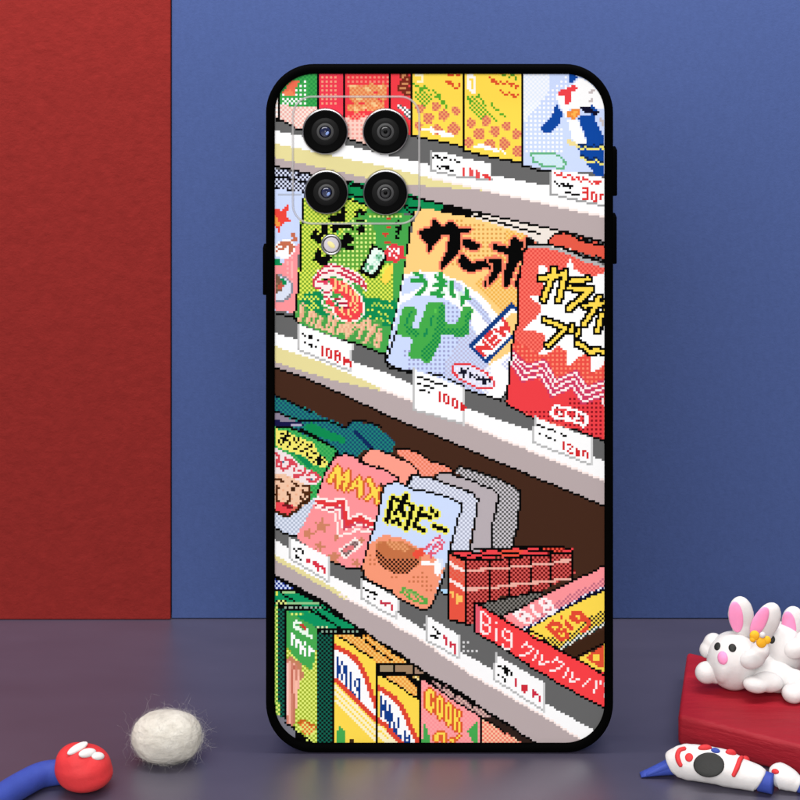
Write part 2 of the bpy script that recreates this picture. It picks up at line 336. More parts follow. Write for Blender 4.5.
# black brush katakana
def brush(polys, fill, out, clip):
    m = np.zeros(CX.shape, bool)
    for q in polys: m |= pm(tp(q))
    m = (m | np.roll(m, 1, 0) | np.roll(m, 1, 1)) & clip; put(grow(m) & ~m & clip, out); put(m, fill)
brush([[(262,415),(300,390),(340,385),(350,335),(380,345),(390,375),(440,372),(450,350),(480,355),(505,385),(600,395),(600,410),(520,415),(520,520),(500,560),(450,610),(410,660),(400,640),(430,570),(450,540),(462,420),(400,420),(385,460),(350,500),(322,535),(330,490),(290,465)],
       [(550,470),(580,455),(600,480),(655,500),(650,515),(600,520),(560,505)],
       [(520,605),(545,560),(575,600),(600,625),(680,605),(760,585),(800,600),(800,660),(770,700),(700,770),(690,755),(730,700),(750,650),(700,640),(640,660),(600,670),(555,650)],
       [(735,505),(760,490),(800,495),(800,525),(760,520)]], K, 'f58264', sp)
W(470,210,70)
brush([[(230,410),(270,395),(340,410),(420,440),(460,420),(470,350),(490,315),(530,350),(580,370),(590,420),(560,470),(620,490),(610,560),(560,570),(520,600),(490,680),(450,790),(440,850),(380,850),(390,720),(420,650),(430,560),(440,500),(380,470),(300,450)],
       [(560,720),(590,640),(600,760),(580,850),(510,850)],[(170,560),(270,550),(330,570),(345,640),(320,720),(240,830),(190,850),(230,760),(270,670),(270,600)],[(640,300),(700,350),(760,370),(640,390)]], K, 'f58264', sp)
# NEW ribbon
W(465,290,70)
nr = F([(60,650),(530,170),(640,260),(640,440),(300,810),(200,810)], WH, clip=None)
F([(430,360),(540,250),(640,300),(610,500),(540,540)], OG)
S([(65,650),(535,175),(600,235)], '0f3c82', 1.7); S([(65,655),(240,825),(560,520)], '0f3c82', 1.7)
W()
def rib(a, b): return (477.6 + .707 * a - .707 * b, 355 - .707 * a - .707 * b)
nrc = nr & pm([(0, 0), (519, 0), (516, 330), (511, 352), (509, 372), (0, 400)])
for q in [[(4.5,-6),(4.5,6),(13.5,-6),(13.5,6)],[(26,-6),(18.5,-6),(18.5,6),(26,6)],[(18.5,0),(25,0)],[(30,6),(32.5,-6),(36,3),(39.5,-6),(43,6)]]: S([rib(*p) for p in q], 'e63c3c', 1.55, clip=nrc)
W(380,280,120)
F([(740,560),(960,430),(960,900),(720,800)], WH, clip=sp & ~nr); F([(800,560),(960,430),(960,900),(850,600)], ('k',LG,WH), clip=sp & ~nr)
# oval stamp
W(380,280,120)
E(622,645,150,62,None and '' or ('d','e6e6fa','f5f5ff'),24)
el = [(622 + 150*np.cos(t)*np.cos(.44) - 62*np.sin(t)*np.sin(.44), 645 + 150*np.cos(t)*np.sin(.44) + 62*np.sin(t)*np.cos(.44)) for t in np.linspace(0, 6.283, 31)]
S(el, 'e63c46', 1)
G([[(545,590),(560,640)],[(535,625),(580,600)],[(575,610),(560,650)],[(600,625),(600,650)],[(620,640),(640,660)],[(650,640),(670,670)],[(690,650),(690,690)],[(705,665),(700,700)],[(720,660),(735,680)]], '141428', 1)
# outline of the sanho pack
W()
S([(396,333),(388,355),(385,363),(390,368),(405,372),(414,374),(440,380),(466,390),(500,401),(505,395)], K, 1.6)
S([(385,355),(387,364),(400,370),(415,373)], K, 2)
W(470,210,70)
F([(0,40),(200,75),(420,125),(640,180),(810,250),(810,290),(640,240),(420,190),(200,135),(0,75)], 'f0e6dc')
for q in [[(0,40),(85,35),(120,55),(200,60),(310,85),(410,105),(510,130),(640,155),(740,182),(810,205)],[(0,60),(60,75),(140,95),(310,135),(390,160),(470,185),(560,210),(640,235),(760,262),(810,285)]]: S(q, K, 1.6)

# curry-style red pack
W(500,170,120)
F([(320,480),(360,430),(430,425),(560,460),(720,510),(720,600),(560,560),(440,520),(330,505)], 'e65a46')
S([(318,500),(325,475),(360,425),(430,420),(480,440),(560,470),(620,490),(720,515)], K, 1.6)
for q in [[(500,445),(530,470),(560,460),(580,490),(610,475),(640,505),(660,490),(720,520)]]: S(q, K, 1)
W()
rp = F([(526,247),(548,246.5),(563,250),(584,258),(612,268),(612,444),(592,438),(572,430),(534,419),(509,407),(506,402),(509,370),(514,335),(517,325),(519,280),(523,250)], 'f05a50')
put(rp, ('k','ff7364','e65046')); W(500,170,120)
F([(185,500),(320,505),(430,530),(560,590),(720,640),(720,660),(560,615),(430,555),(320,525),(190,525)], 'b4b4b4', clip=rp)
S([(175,530),(185,495),(320,500),(420,525),(480,550),(560,585),(620,595),(720,625)], K, 2)
for q in [[(430,515),(470,545),(500,540),(530,570),(560,560),(590,590),(640,580),(720,620)]]: S(q, K, 1)
W(530,250,80)
burst = F([(100,140),(140,160),(200,230),(260,200),(330,200),(365,190),(405,80),(440,190),(520,240),(640,270),(760,230),(760,1100),(690,1260),(560,1180),(470,1330),(420,1160),(330,1150),(230,1190),(160,1220),(60,1100),(10,900),(-130,690),(-60,650),(100,640),(0,460),(60,455),(120,450),(90,300)], WH)
W(500,280,120)
rd2 = ('k','ff7364','e65046')
F([(130,0),(280,0),(285,55),(270,95),(175,102),(130,100)], rd2); F([(130,100),(180,108),(230,140),(265,170),(275,215),(240,260),(165,320),(120,330)], rd2)
F([(110,330),(200,345),(290,350),(300,400),(290,460),(255,495),(110,400)], rd2)
F([(255,500),(330,490),(390,440),(445,480),(455,575),(430,640),(250,560)], ('d','ee5046','ff8c6e')); F([(460,578),(520,520),(560,500),(600,520),(605,640),(560,700),(420,640)], ('d','ee5046','ff8c6e')); F([(605,640),(650,600),(720,540),(720,700),(580,740)], ('d','ee5046','ff8c6e'))
F([(80,400),(255,500),(330,500),(440,560),(560,640),(720,690),(720,780),(580,780),(330,690),(260,560),(150,600),(75,480)], ('d','ee5046','ff8c6e'), clip=rp & ~pm(tp([(255,495),(400,430),(720,430),(720,545),(650,600),(600,640),(560,500),(460,580),(440,470),(400,440),(330,480)])))
W(505,350,105)
F([(45,100),(120,230),(240,190),(330,330),(500,290),(590,390),(740,370),(760,700),(520,600),(230,510),(20,420)], 'f04046', clip=rp)
F([(480,350),(620,380),(760,370),(760,690),(640,650),(500,600),(330,540),(300,480),(400,440),(480,460)], ('d','f04046','8c141e'), clip=rp)
F([(130,450),(330,480),(380,560),(230,520),(130,470)], ('d','f04046','8c141e'), clip=rp)
z = [(45,20),(155,130),(290,95),(375,245),(535,175),(610,300),(760,245)]
for k, (dx, dy) in enumerate([(10,0),(0,50),(-15,100)]):
    q = [(a + dx * (1 if i else .2), b + dy * (1 if i else .7)) for i, (a, b) in enumerate(z)]
    S(q, 'd23c64', 2.4, clip=rp)
for k, (dx, dy) in enumerate([(10,0),(0,50),(-15,100)]):
    q = [(a + dx * (1 if i else .2), b + dy * (1 if i else .7)) for i, (a, b) in enumerate(z)]
    S(q, 'fff0f0', 1, clip=rp)
S([(740,370),(755,420)], 'fff0f0', 1)
st = [(350,490),(385,425),(430,440),(540,465),(625,510),(625,560),(600,585),(560,560),(470,535),(380,515),(350,490)]
S(st, WH, 1.4)
F([(400,490),(420,470),(440,500)], WH); S([(470,480),(460,510),(500,530)], WH, 1.2); S([(545,490),(540,530),(570,530)], WH, 1.2)
W(530,250,80)
gl = [[(240,190),(225,260),(180,380),(135,500)],[(105,295),(230,260),(360,250)],[(360,230),(330,340),(285,510)],
      [(420,320),(580,295)],[(395,380),(500,400),(610,400)],[(610,400),(500,500),(395,590)],
      [(690,480),(640,600),(545,745)],[(550,565),(640,550),(760,535)],[(760,620),(700,760)]]
G(gl, YL, 1.9, out=K, clip=rp)
W(500,280,120)
G([[(295,270),(380,300),(440,330),(320,440)],[(515,425),(570,455),(610,490),(640,470),(720,490)],[(680,230),(650,350)]], YL, 1.7, out=K, clip=rp)
G([[(480,302),(477,345)]], YL, 1.3, out=K, clip=rp); G([[(528,336),(514,372)]], YL, 1.3, out=K, clip=rp)
W()
S([(524,250),(519,280),(518,310),(517,325),(515,330),(514,340),(511,352),(511,358),(509,370),(508,390),(506,402),(509,407),(534,419)], K, 1.8)
S([(572,429),(580,432),(592,437),(606,442)], K, 1.8)

# --- price tags of row 2 -----------------------------------------------------------
def tag(pts, seg):
    q = pts; F(q, WH)
    S([q[0], q[3]], 'c4c4c4', 1); S([q[3], q[2]], 'b8b8b8', 1); S([q[1], q[2]], 'd2d2d2', 1)
    for s in seg: S(s, K, 1)
W(260,280,120)
tag([(262,300),(612,430),(608,612),(262,470)], [[(280,355),(300,375)],[(330,370),(345,390)],[(325,385),(350,385)],[(388,403),(390,403)],[(300,415),(302,418)],[(325,430),(350,450)],[(375,447),(376,447)]])
W(316,335,44)
sprite(100,200,['#.............','#.##..........','#.#.#.##......','#.#.#.#.#.....','#.#.#.###.....','...##.#.#.#...','......#.#.###.','.......#..####','..........#..#','.............#'],'d7282d')
W(380,280,120)
tag([(225,600),(565,720),(560,965+0),(225,870)], [[(260,655),(290,660)],[(315,665),(345,685),(380,690)],[(260,695),(262,695)],[(300,710),(350,720)],[(390,690),(440,710)],[(275,740),(300,745)],[(320,755),(322,755)],[(330,625),(345,628)]])
S([(360,635),(430,645)], K, 1.6)
for x in [(455,665),(490,680),(520,690),(550,700)]: S([x,(x[0]+12,x[1]+6)], K, 1.4)
W(380,390,120)
W(430,385,44)
sprite(145,130,['#.............','#.##..........','#.#.#.........','#.#.#.##......','#.#.#.#.#.....','...##.#.#.#...','......#.#.##..','.......##.###.','..........##..'],'d7282d')
W(500,390,120)
tag([(232,185),(608,322),(608,505),(225,355)], [[(250,240),(268,240),(290,258)],[(322,270),(350,270)],[(372,285),(374,286)],[(415,295),(435,315)],[(268,300),(270,300)],[(310,315),(345,330)],[(372,345),(374,345)]])
W(550,430,44)
sprite(245,235,['#...........','#.##........','#...#.......','#..#..#.....','..#...##.##.','...##.##.#.#','......##.#.#','...........#'],'d7282d')

# --- row 3 ---------------------------------------------------------------------------
W()
S(mbA, K, 1); S(mbB, K, 1.5)
W(260,390,120)
teal = ('k','14506e','1e8278')
F([(95,45),(200,85),(330,130),(400,175),(520,215),(575,260),(620,215),(750,230),(870,320),(900,360),(880,420),(840,440),(780,400),(690,400),(640,470),(520,430),(480,480),(380,380),(250,300),(95,250)], teal)
F([(95,150),(200,195),(290,225),(240,245),(95,235)], '8c8296'); F([(95,205),(290,225),(290,250),(95,245)], '141446')
S([(215,235),(275,240)], 'b4aac8', 1)
F([(290,250),(340,220),(420,260),(560,320),(580,350),(540,360),(440,330),(350,300)], DG)
S([(95,40),(180,75),(260,110),(340,150)], K, 1.4); S([(300,215),(460,210),(560,255),(620,210),(700,215),(800,245)], K, 1.6); S([(640,290),(690,330),(740,390)], '0a285a', 2)
S([(270,265),(330,290),(430,350),(510,410)], K, 2); S([(95,145),(200,185),(280,215)], K, 1)
# green pack with a face
fpk = F([(95,250),(180,255),(260,285),(400,350),(500,390),(515,410),(500,450),(430,590),(380,720),(340,850),(240,980),(95,930)], GN)
put(fpk, ('k','46b45a','28a050'))
F([(95,350),(230,440),(330,540),(360,500),(240,420),(130,370)], DG, clip=fpk)
F([(100,265),(150,270),(230,310),(290,330),(360,360),(390,420),(455,480),(440,520),(370,510),(300,450),(220,420),(150,400),(100,370)], 'f5eb6e', clip=fpk)
W(273,425,44)
sprite(90,125,cols([[4],[1,2,4],[3,4,5],[1,2,3,7,9],[0,2,3,4,7,9],[0,2,5,8,11],[1,5,10,13,15],[4,9,14,15],[7,8,12,13],[10,11,15],[13,16,17],[13,19],[14,15,18,19,21],[17,18,19,20],[16,18,19,21],[18,19]]), K)
W(260,390,120)
F([(95,390),(190,430),(280,510),(330,540),(390,560),(410,590),(380,640),(330,640),(270,630),(180,600),(95,560)], 'f5e6e6', clip=fpk)
W(270,420,70)
G([[(65,395),(110,420),(85,480),(70,530)],[(95,460),(125,500)],[(130,480),(110,540),(160,575),(200,545)],[(180,450),(300,520)],[(255,470),(230,520),(200,545)],[(278,572),(280,575)],[(335,575),(338,590)],[(400,575),(385,625),(330,650),(275,650)],[(480,585),(430,640)],[(480,595),(565,660),(520,715),(430,690)]], 'dc4655', 1.35, clip=fpk)
W(260,390,120)
D([(150,490),(345,595)], '3c6e8c')
face = [(100,580),(140,560),(200,570),(260,620),(310,640),(340,690),(330,760),(280,800),(250,880),(210,930),(160,930),(100,890)]
F([(95,560),(160,560),(240,600),(300,630),(340,680),(330,750),(270,810),(230,900),(180,930),(95,900)], ('s','f5c8a8','f0b490'), clip=fpk)
W(260,390,120)
G([[(105,600),(150,610)],[(215,620),(250,640)],[(285,640),(320,640),(335,680),(330,740),(290,790)],[(285,680),(310,690),(300,720)],[(270,720),(290,740)],[(105,640),(120,660),(105,700)],[(180,690),(200,720),(195,750),(150,760),(110,740)],[(280,750),(260,770)],[(105,700),(110,740)]], '50280f', 1.2, clip=fpk)
F([(210,655),(235,655),(235,685),(210,685)], '3c1e0a')
F([(110,750),(180,765),(250,780),(220,830),(180,860),(110,830)], 'f04650', clip=fpk); S([(160,775),(210,785)], '78141e', 1.4); F([(210,790),(250,770),(240,830),(200,850)], 'e66e5a', clip=fpk)
W(260,500,120)
fb = F([(95,70),(150,105),(200,110),(260,70),(310,30),(370,-20),(350,80),(250,240),(180,240),(95,190)], ('k','b4bed2','e1e8f8'), clip=fpk)
S([(95,75),(140,100),(185,112),(230,85),(280,30),(310,15),(330,-10)], '3c1e0a', 1.4)
S([(100,190),(150,225),(240,250),(280,220),(360,70),(385,-10)], K, 1.6)
W(260,390,120)
S([(515,410),(480,480),(430,570),(400,650),(380,720),(370,760),(350,850)], K, 2); S([(110,250),(180,245),(270,280),(400,345),(500,390),(520,420)], K, 1.4)
# MAX pack
mp = F([(520,440),(570,435),(700,480),(800,530),(800,700),(790,860),(720,1040),(680,1200),(560,1190),(470,1150),(360,1090),(240,980),(310,870),(385,700),(440,560),(500,460)], PK)
S([(520,435),(570,432),(640,455),(720,490),(800,520)], K, 1.6)
W(327,465,44)
sprite(20,30,cols([[4],[3,4,5],[3,4,5,9],[2,3,4,5,8,9],[1,2,4,5,7,8,9],[1,2,4,5,6,8,9,14],[0,1,4,5,6,7,8,9,13,14,18,19],[0,1,4,5,8,9,12,14,15,18,19],[4,5,7,8,11,12,14,15,19,20,25],[4,7,8,11,12,13,14,15,19,20,24],[4,7,10,11,14,15,20,21,23,24],[7,9,14,15,20,21,22,23],[14,15,20,21,22],[14,15,19,20,21,22],[14,18,19,21,22],[17,18,22],[22,23],[22]]), YL, 'dc6432', mp)

W(310,490,80)
zz = [(80,105),(150,125),(220,145),(320,110),(360,330),(430,300),(500,270),(560,310),(640,340)]
S([(a, b+20) for a, b in zz], 'fff0eb', 5, clip=mp)
S([(a-8, b+48) for a, b in zz], 'fff0eb', 3, clip=mp)
S([(a, b+15) for a, b in zz], 'e6373c', 2.2, clip=mp)
S([(a-14, b+62) for a, b in zz], 'd2415a', 1, clip=mp)
S([(60,175),(130,200),(250,240),(280,450),(320,460),(420,430),(480,395),(540,420),(620,425)], 'fff0eb', 1, clip=mp)
def star(cx, cy, r, rot=0, c='d28464'):
    F([(cx + (r if k % 2 == 0 else r * .42) * np.sin(k * np.pi / 5 + rot), cy - (r if k % 2 == 0 else r * .42) * np.cos(k * np.pi / 5 + rot)) for k in range(10)], c, clip=mp)
star(115,370,88,.15); star(-20,440,70,.3); star(260,490,50,.6); star(90,570,60,.4); star(240,680,80,.1); star(460,740,60,.5); star(510,510,40,.2)
F([(270,610),(460,480),(520,550),(360,705)], 'fff0eb'); F([(300,615),(455,510),(490,550),(365,680)], ('k','785a5a','a08282')); S([(350,600),(420,590)], 'e6787d', 2)
S([(210,720),(290,755),(370,785)], K, 1.6)
W()
S([(331,563),(345,568),(361,570)], K, 1.6)
# peach packs behind
W(380,390,120)
F([(-130,470),(-80,410),(0,400),(130,455),(240,510),(250,560),(210,590),(180,640),(100,625),(20,630),(0,540)], PC)
F([(-10,520),(60,560),(120,600),(110,630),(20,630),(0,620)], PK)
F([(100,420),(150,395),(250,415),(350,480),(430,500),(480,540),(460,560),(380,560),(340,590),(270,570),(240,510)], ('k','ffa08c','f08264'))
for q in [[(0,405),(60,430),(150,470),(230,510),(255,550)],[(-5,515),(60,555),(120,590),(125,620)],[(105,400),(170,395),(260,420),(340,480),(430,500),(490,540)],[(-130,470),(-90,420),(-50,395)],[(-145,470),(-90,500),(0,530)],[(180,640),(200,580),(240,565)]]: S(q, K, 1.6)
# grey packs behind
F([(490,550),(530,520),(640,550),(800,603),(925,675),(928,720),(912,900),(880,1060),(740,1090),(760,900),(780,690),(660,640)], ('k','5a5a5a','d2cdd2'))
S([(490,550),(530,515),(640,545),(800,600),(930,675),(935,720),(920,900),(880,1060)], K, 1.2)
F([(370,600),(400,560),(480,570),(640,620),(760,670),(785,700),(750,880),(740,1080),(600,1090),(640,800),(660,740),(560,680)], 'b9afb4')
S([(365,600),(400,555),(480,565),(640,620),(760,670),(790,700),(780,780),(750,900),(745,1080)], K, 1.8)
F([(190,640),(215,570),(330,590),(500,650),(620,690),(655,740),(640,820),(600,1000),(600,1080),(470,1080),(500,900),(545,770),(440,710),(210,660)], ('k','b4b9cd','e6ebfa'))
S([(190,630),(215,570),(340,590),(500,650),(620,690),(655,735),(640,850),(600,1080)], K, 1.8)
# beef pack
W(370,480,80)
bp = F([(160,50),(250,30),(320,55),(440,105),(620,140),(760,185),(900,230),(910,300),(870,440),(800,640),(770,820),(720,980),(620,1240),(550,1310),(400,1250),(200,1130),(0,1010),(-80,930),(-70,840),(20,560),(100,260)], 'd0e0ff')
S([(150,60),(180,35),(290,30),(380,75),(440,100),(520,118),(610,122),(660,145),(760,170),(860,220),(915,240),(905,320),(870,420),(830,600),(800,690),(790,800)], K, 1.8)
S([(150,60),(120,130),(100,240),(70,380),(40,500),(0,580),(-20,660),(-50,780),(-80,900)], K, 1.8)
F([(140,560),(300,575),(420,640),(520,720),(640,780),(700,830),(750,880),(700,1000),(640,1220),(550,1300),(400,1250),(200,1130),(0,1010),(-80,930),(-60,830),(0,640),(60,600)], 'fa9b78', clip=bp)
W(380,490,44)
sprite(20,60,cols([[10,11],[4,5,9,10,11],[4,5,6,7,9,10,11],[3,4,6,7,8,9,10],[3,4,8,9,10,11,12],[3,4,7,8,9,12,13,14],[3,4,7,8,9,13,14],[2,3,4,6,7,8,9,13,14],[2,3,5,6,8,9,10,12,13],[2,3,5,6,9,10,12,13],[2,3,9,10,12,13],[1,2,3,6,7,12,13],[1,2,4,5,6,7,11,12],[2,4,5,7,8,11,12],[7,8,11,12],[10,11],[10,11]]), K, 'f5f064')
W(408,495,44)
sprite(-10,210,cols([[5,6,10],[5,6,10,11],[4,5,10,11,13],[4,5,6,7,8,12,13],[4,5,6,7,8,9,10,12,13],[3,4,9,10],[3,4],[2,3],[2,3,11,12],[2,3,4,5,11,12,13,14,15],[4,5,6,7,13,14,15,16,17],[6,7,16,17]]), K, 'f5f064')
W(370,480,80)
W(365,540,80)
E(330,130,240,110,'d28250',14,clip=bp); E(330,130,215,100,'c87346',14,clip=bp)
E(330,70,120,40,('k','d28250','eba06e'),14,clip=bp)
F([(100,110),(130,80),(160,150),(230,190),(330,200),(440,200),(530,170),(555,210),(530,260),(420,340),(280,340),(190,290),(120,220)], ('k','2d1208','d27850'))
S([(500,150),(560,110),(570,140),(520,160)], 'f0503c', 2.4)
F([(555,220),(700,230),(740,180),(780,200),(780,280),(740,370),(700,340),(700,270),(560,260)], WH); F([(740,200),(790,200),(780,330),(760,290)], 'e1e8f8')
F([(440,400),(600,320),(690,500),(640,540),(520,450)], ('d','fa9b78','d2784f')); F([(30,150),(110,170),(120,260),(60,290)], ('d','fa9b78','d2784f')); F([(240,370),(440,390),(480,440),(300,400)], ('d','fa9b78','d2784f'))
S([(390,480),(480,530),(620,600)], '5aaa46', 1); S([(360,530),(470,600),(600,645),(620,600)], '5aaa46', 1); S([(400,520),(500,575),(590,615)], ('k',None,'5aaa46'), 1); S([(390,480),(360,530)], '5aaa46', 1)
S([(400,510),(500,560)], '96b464', 1)
S([(-30,300),(0,390),(100,440),(200,490),(260,520),(340,590),(430,640),(560,700),(620,710),(680,640),(720,560),(770,430),(790,340)], K, 1.8)
W(370,480,80)
for q in [[(540,700),(600,650),(690,560),(720,600),(640,680)],[(580,750),(640,690),(740,640)],[(600,780),(710,690),(740,640)],[(690,560),(560,700)]]: S(q, 'e65a78', 1)
for q in [[(620,640),(680,600)],[(650,720),(700,670)]]: S(q, 'ffe6eb', 1)
# patch of pale blue between pack and red boxes
W(420,590,80)
F([(210,0),(270,0),(270,45),(230,45),(205,15)], 'b4dcfa'); S([(205,20),(235,50),(275,50)], K, 1.4)

# red boxes
W(450,560,50)
rt = F([(0,-130),(480,-130),(800,-170),(1300,-210),(1960,-190),(1970,-110),(1300,-70),(970,-70),(480,10),(240,40)], RD)
W(380,500,120)
F([(460,350),(575,420),(575,830),(560,830),(455,800)], 'eb5541')
F([(470,380),(570,420),(570,560),(470,520)], ('k','eb5541','e66e5a'))
for q in [[(465,425),(500,450),(560,475)],[(465,540),(500,555),(560,595)]]: S(q, 'ffebe6', 1.6)
for q in [[(475,620),(490,645)],[(510,640),(515,665)],[(535,650),(540,680),(520,685)]]: S(q, 'ffc864', 1.4)
F([(575,420),(600,400),(730,395),(860,380),(1000,370),(1290,345),(1300,500),(1000,650),(810,640),(640,830),(580,830)], ('k','6e0f0f','dc5a55'))
for x, y1 in [(575,410),(733,400),(867,385),(1010,375),(1142,365)]: S([(x,y1),(x,y1+430 if x < 600 else y1+ (270 if x < 800 else 255 if x < 900 else 230 if x < 1100 else 210))], K, 2)
for dx, y in [(585,480),(585,600)]:
    S([(585,y),(650,y),(670,y-12),(725,y-14)], 'f0b4a5', 1.2); S([(742,y-14),(780,y-14),(860,y-24)], 'f0b4a5', 1.2); S([(876,y-30),(930,y-32),(1000,y-36)], 'f0b4a5', 1.2); S([(1020,y-44),(1136,y-50)], 'f0b4a5', 1.2); S([(1150,y-52),(1200,y-68),(1285,y-72)], 'f0b4a5', 1.2)
F([(600,360),(720,345),(800,340),(700,400),(590,400)], RD); F([(820,340),(980,330),(920,375),(760,385)], 'f0503c'); S([(500,370),(560,395),(620,360),(700,350)], K, 1)
for q in [[(640,400),(700,375),(800,380)],[(790,350),(900,360),(960,375)],[(940,330),(1040,345),(1080,325)],[(1120,325),(1200,355)],[(1060,350),(1160,350)]]: S(q, K, 1.2)
F([(1060,325),(1180,318),(1260,340),(1180,350)], ('k','f0503c','82140f'))
S([(455,345),(540,345),(660,335),(800,330),(960,318),(1100,312),(1200,315),(1280,340)], K, 2); S([(455,345),(455,800)], K, 2.2); S([(460,355),(560,405),(660,405),(800,398),(960,380),(1100,372),(1290,350)], K, 1.6)
S([(455,800),(560,830),(600,840)], K, 2); S([(1290,345),(1290,540)], K, 2)
# tray of bars
W(470,580,80)
F([(90,240),(280,200),(550,150),(730,130),(780,110),(420,340),(310,380)], ('k','2d2d28','827d78'))
S([(60,240),(200,225),(410,175),(560,150),(640,130),(720,130)], K, 2)
W(530,580,80)
pkb = F([(760,-140),(400,20),(100,180),(-280,370),(-60,510),(200,370),(500,210),(760,80)], PK)
F([(240,240),(420,140),(760,-20),(760,80),(500,200),(200,370),(0,480),(-60,500),(-20,440)], ('k','ff9ba0','c86e82'), clip=pkb)
S([(-60,505),(100,430),(220,350),(420,250),(600,150),(760,85)], ('k','f0f0ff','141450'), 2); S([(-20,510),(110,450),(230,375),(430,265),(600,170),(760,110)], '080823', 2)
S([(760,-140),(400,25),(100,185),(-120,300),(-290,375)], K, 2)
W(470,580,80)
G([[(450,350),(560,440),(610,430),(620,390),(560,350),(510,320),(450,350)],[(520,390),(580,350)],[(640,320),(700,370)],[(620,270),(622,272)],[(700,220),(740,280),(790,270),(790,230),(740,195),(700,220)],[(790,220),(840,300),(800,340),(740,320)]], 'fff5f5', 1.6, clip=None)
D([(520,345),(570,390),(755,240)], 'b45a64')
W(530,580,80)
ylb = F([(760,110),(560,200),(200,380),(-20,510),(20,560),(300,710),(500,600),(760,460)], YL)
F([(130,590),(360,580),(600,370),(760,290),(760,490),(500,600),(320,700),(300,720)], ('k',YL,'28281e'), clip=ylb)
F([(330,660),(560,520),(760,430),(760,490),(500,600),(310,710)], ('k','f0f0e6','143c3c'), clip=ylb)
G([[(180,480),(310,610),(380,570),(350,510),(290,540)],[(180,480),(230,430),(300,460),(290,510),(240,540)],[(360,430),(420,490)],[(315,380),(316,382)],[(420,380),(440,330),(510,330),(540,390),(490,420),(430,400)],[(520,350),(590,430),(570,490),(530,520)]], 'e64b32', 2)
D([(230,480),(300,550),(470,375)], YL)
S([(-10,510),(110,575),(300,715)], K, 2); F([(320,710),(560,590),(770,490),(770,640),(480,780),(420,790)], '3c2314'); S([(310,715),(420,780),(500,770),(620,700),(770,620)], K, 2)
F([(470,800),(640,720),(770,640),(770,940),(640,880)], YL)
W(530,640,80)
F([(560,180),(640,120),(750,60),(750,290),(680,280)], 'e65032'); F([(620,170),(690,140),(710,180),(680,220),(630,210)], YL); S([(600,260),(700,330),(760,360)], YL, 1)
S([(470,185),(600,110),(700,60),(760,30)], K, 1.6)
W(470,580,80)
brd = F([(65,250),(270,350),(560,520),(800,650),(1000,770),(1360,950),(1360,1300),(1160,1180),(900,1050),(660,910),(420,760),(200,610),(60,530)], 'fa4146')
F([(65,250),(100,280),(100,540),(60,530)], 'e65a6e', clip=brd)
S([(50,240),(150,290),(280,370),(420,450),(560,530),(660,590),(800,660),(1000,770),(1360,960)], K, 2.2); S([(52,240),(52,530),(200,615),(330,690),(420,750),(660,910),(900,1050),(1160,1190),(1340,1290)], K, 2)
WB = 'fff0f0'
W(474,605,44)
sprite(110,120,cols([[0,1],[0,2],[0,3],[0,4],[0,4],[0,1,4,7],[0,2,3],[0,4],[0,4,7,11],[0,1,4,7,10,12,13],[1,2,3,7,10,14],[7,10,14],[7,11,14],[7,12,13,14],[14],[10,14],[10,14],[11,12,13]]), WB)
KU = cols([[3],[2,3],[1,4,5],[6],[5],[3,4],[0,1,2]]); RU = cols([[2],[2],[1,4],[1,4],[0,4],[3,6,7],[3,4,5]])
W(516,640,44)
sprite(60,20,KU,WB); sprite(300,212,RU,WB); sprite(620,332,KU,WB)
W(560,650,44)
sprite(65,345,RU,WB); sprite(385,545,cols([[3],[2],[1],[0]]),WB); sprite(590,585,cols([[1,3],[1,3,5],[1,5],[1],[0],[0]]),WB); sprite(790,800,cols([[0],[0]]),WB)


# --- price tags of row 3 -------------------------------------------------------------------
W(260,500,120)
tag([(205,258),(465,388),(462,550),(205,395)], [[(222,325),(235,340)],[(245,345),(265,325),(290,360)],[(235,375),(275,405)]])
F([(305,385),(335,405),(330,425),(308,415)], 'dc3246'); F([(350,405),(380,415),(375,455),(350,440)], 'dc3246'); G([[(390,440),(385,470)],[(400,445),(430,460),(432,490)]], 'dc3246', 1.4)
W(340,560,80)
tag([(205,180),(580,390),(570,590),(205,390)], [[(235,285),(275,315)],[(305,335),(335,330),(360,355)],[(288,376),(290,378)],[(352,400),(354,400)]])
F([(395,430),(420,390),(435,440),(410,450)], 'c8374b'); S([(460,470),(465,440),(490,440)], 'c8374b', 1.2); F([(500,450),(540,465),(540,520),(500,510)], 'd23246')
W(340,560,80)
S([(205,170),(300,225),(420,290),(500,320),(580,390)], K, 1.6)
W(420,590,80)
tag([(75,265),(390,460),(388,690),(70,510)], [[(122,385),(124,387)],[(165,405),(205,435),(165,470)],[(120,470),(150,470),(180,495)]])
G([[(230,475),(260,490),(255,545)],[(300,540),(300,580)],[(310,535),(345,560),(350,630)]], 'd23246', 1.2)
D([(435,540),(480,540),(435,585),(435,628),(480,628),(522,628),(568,628),(40,360)], 'dcdcdc')
W(470,650,80)
tag([(255,50),(750,340),(748,620),(248,300)], [[(285,160),(380,250)],[(350,175),(425,250)],[(285,265),(287,268)],[(325,290),(360,315)],[(340,215),(355,195)],[(370,235),(390,210)]])
G([[(462,310),(462,360)],[(635,420),(630,470)],[(650,440),(700,470),(705,515)]], 'd22d46', 1.2); E(548,390,32,42,'d22d3c')

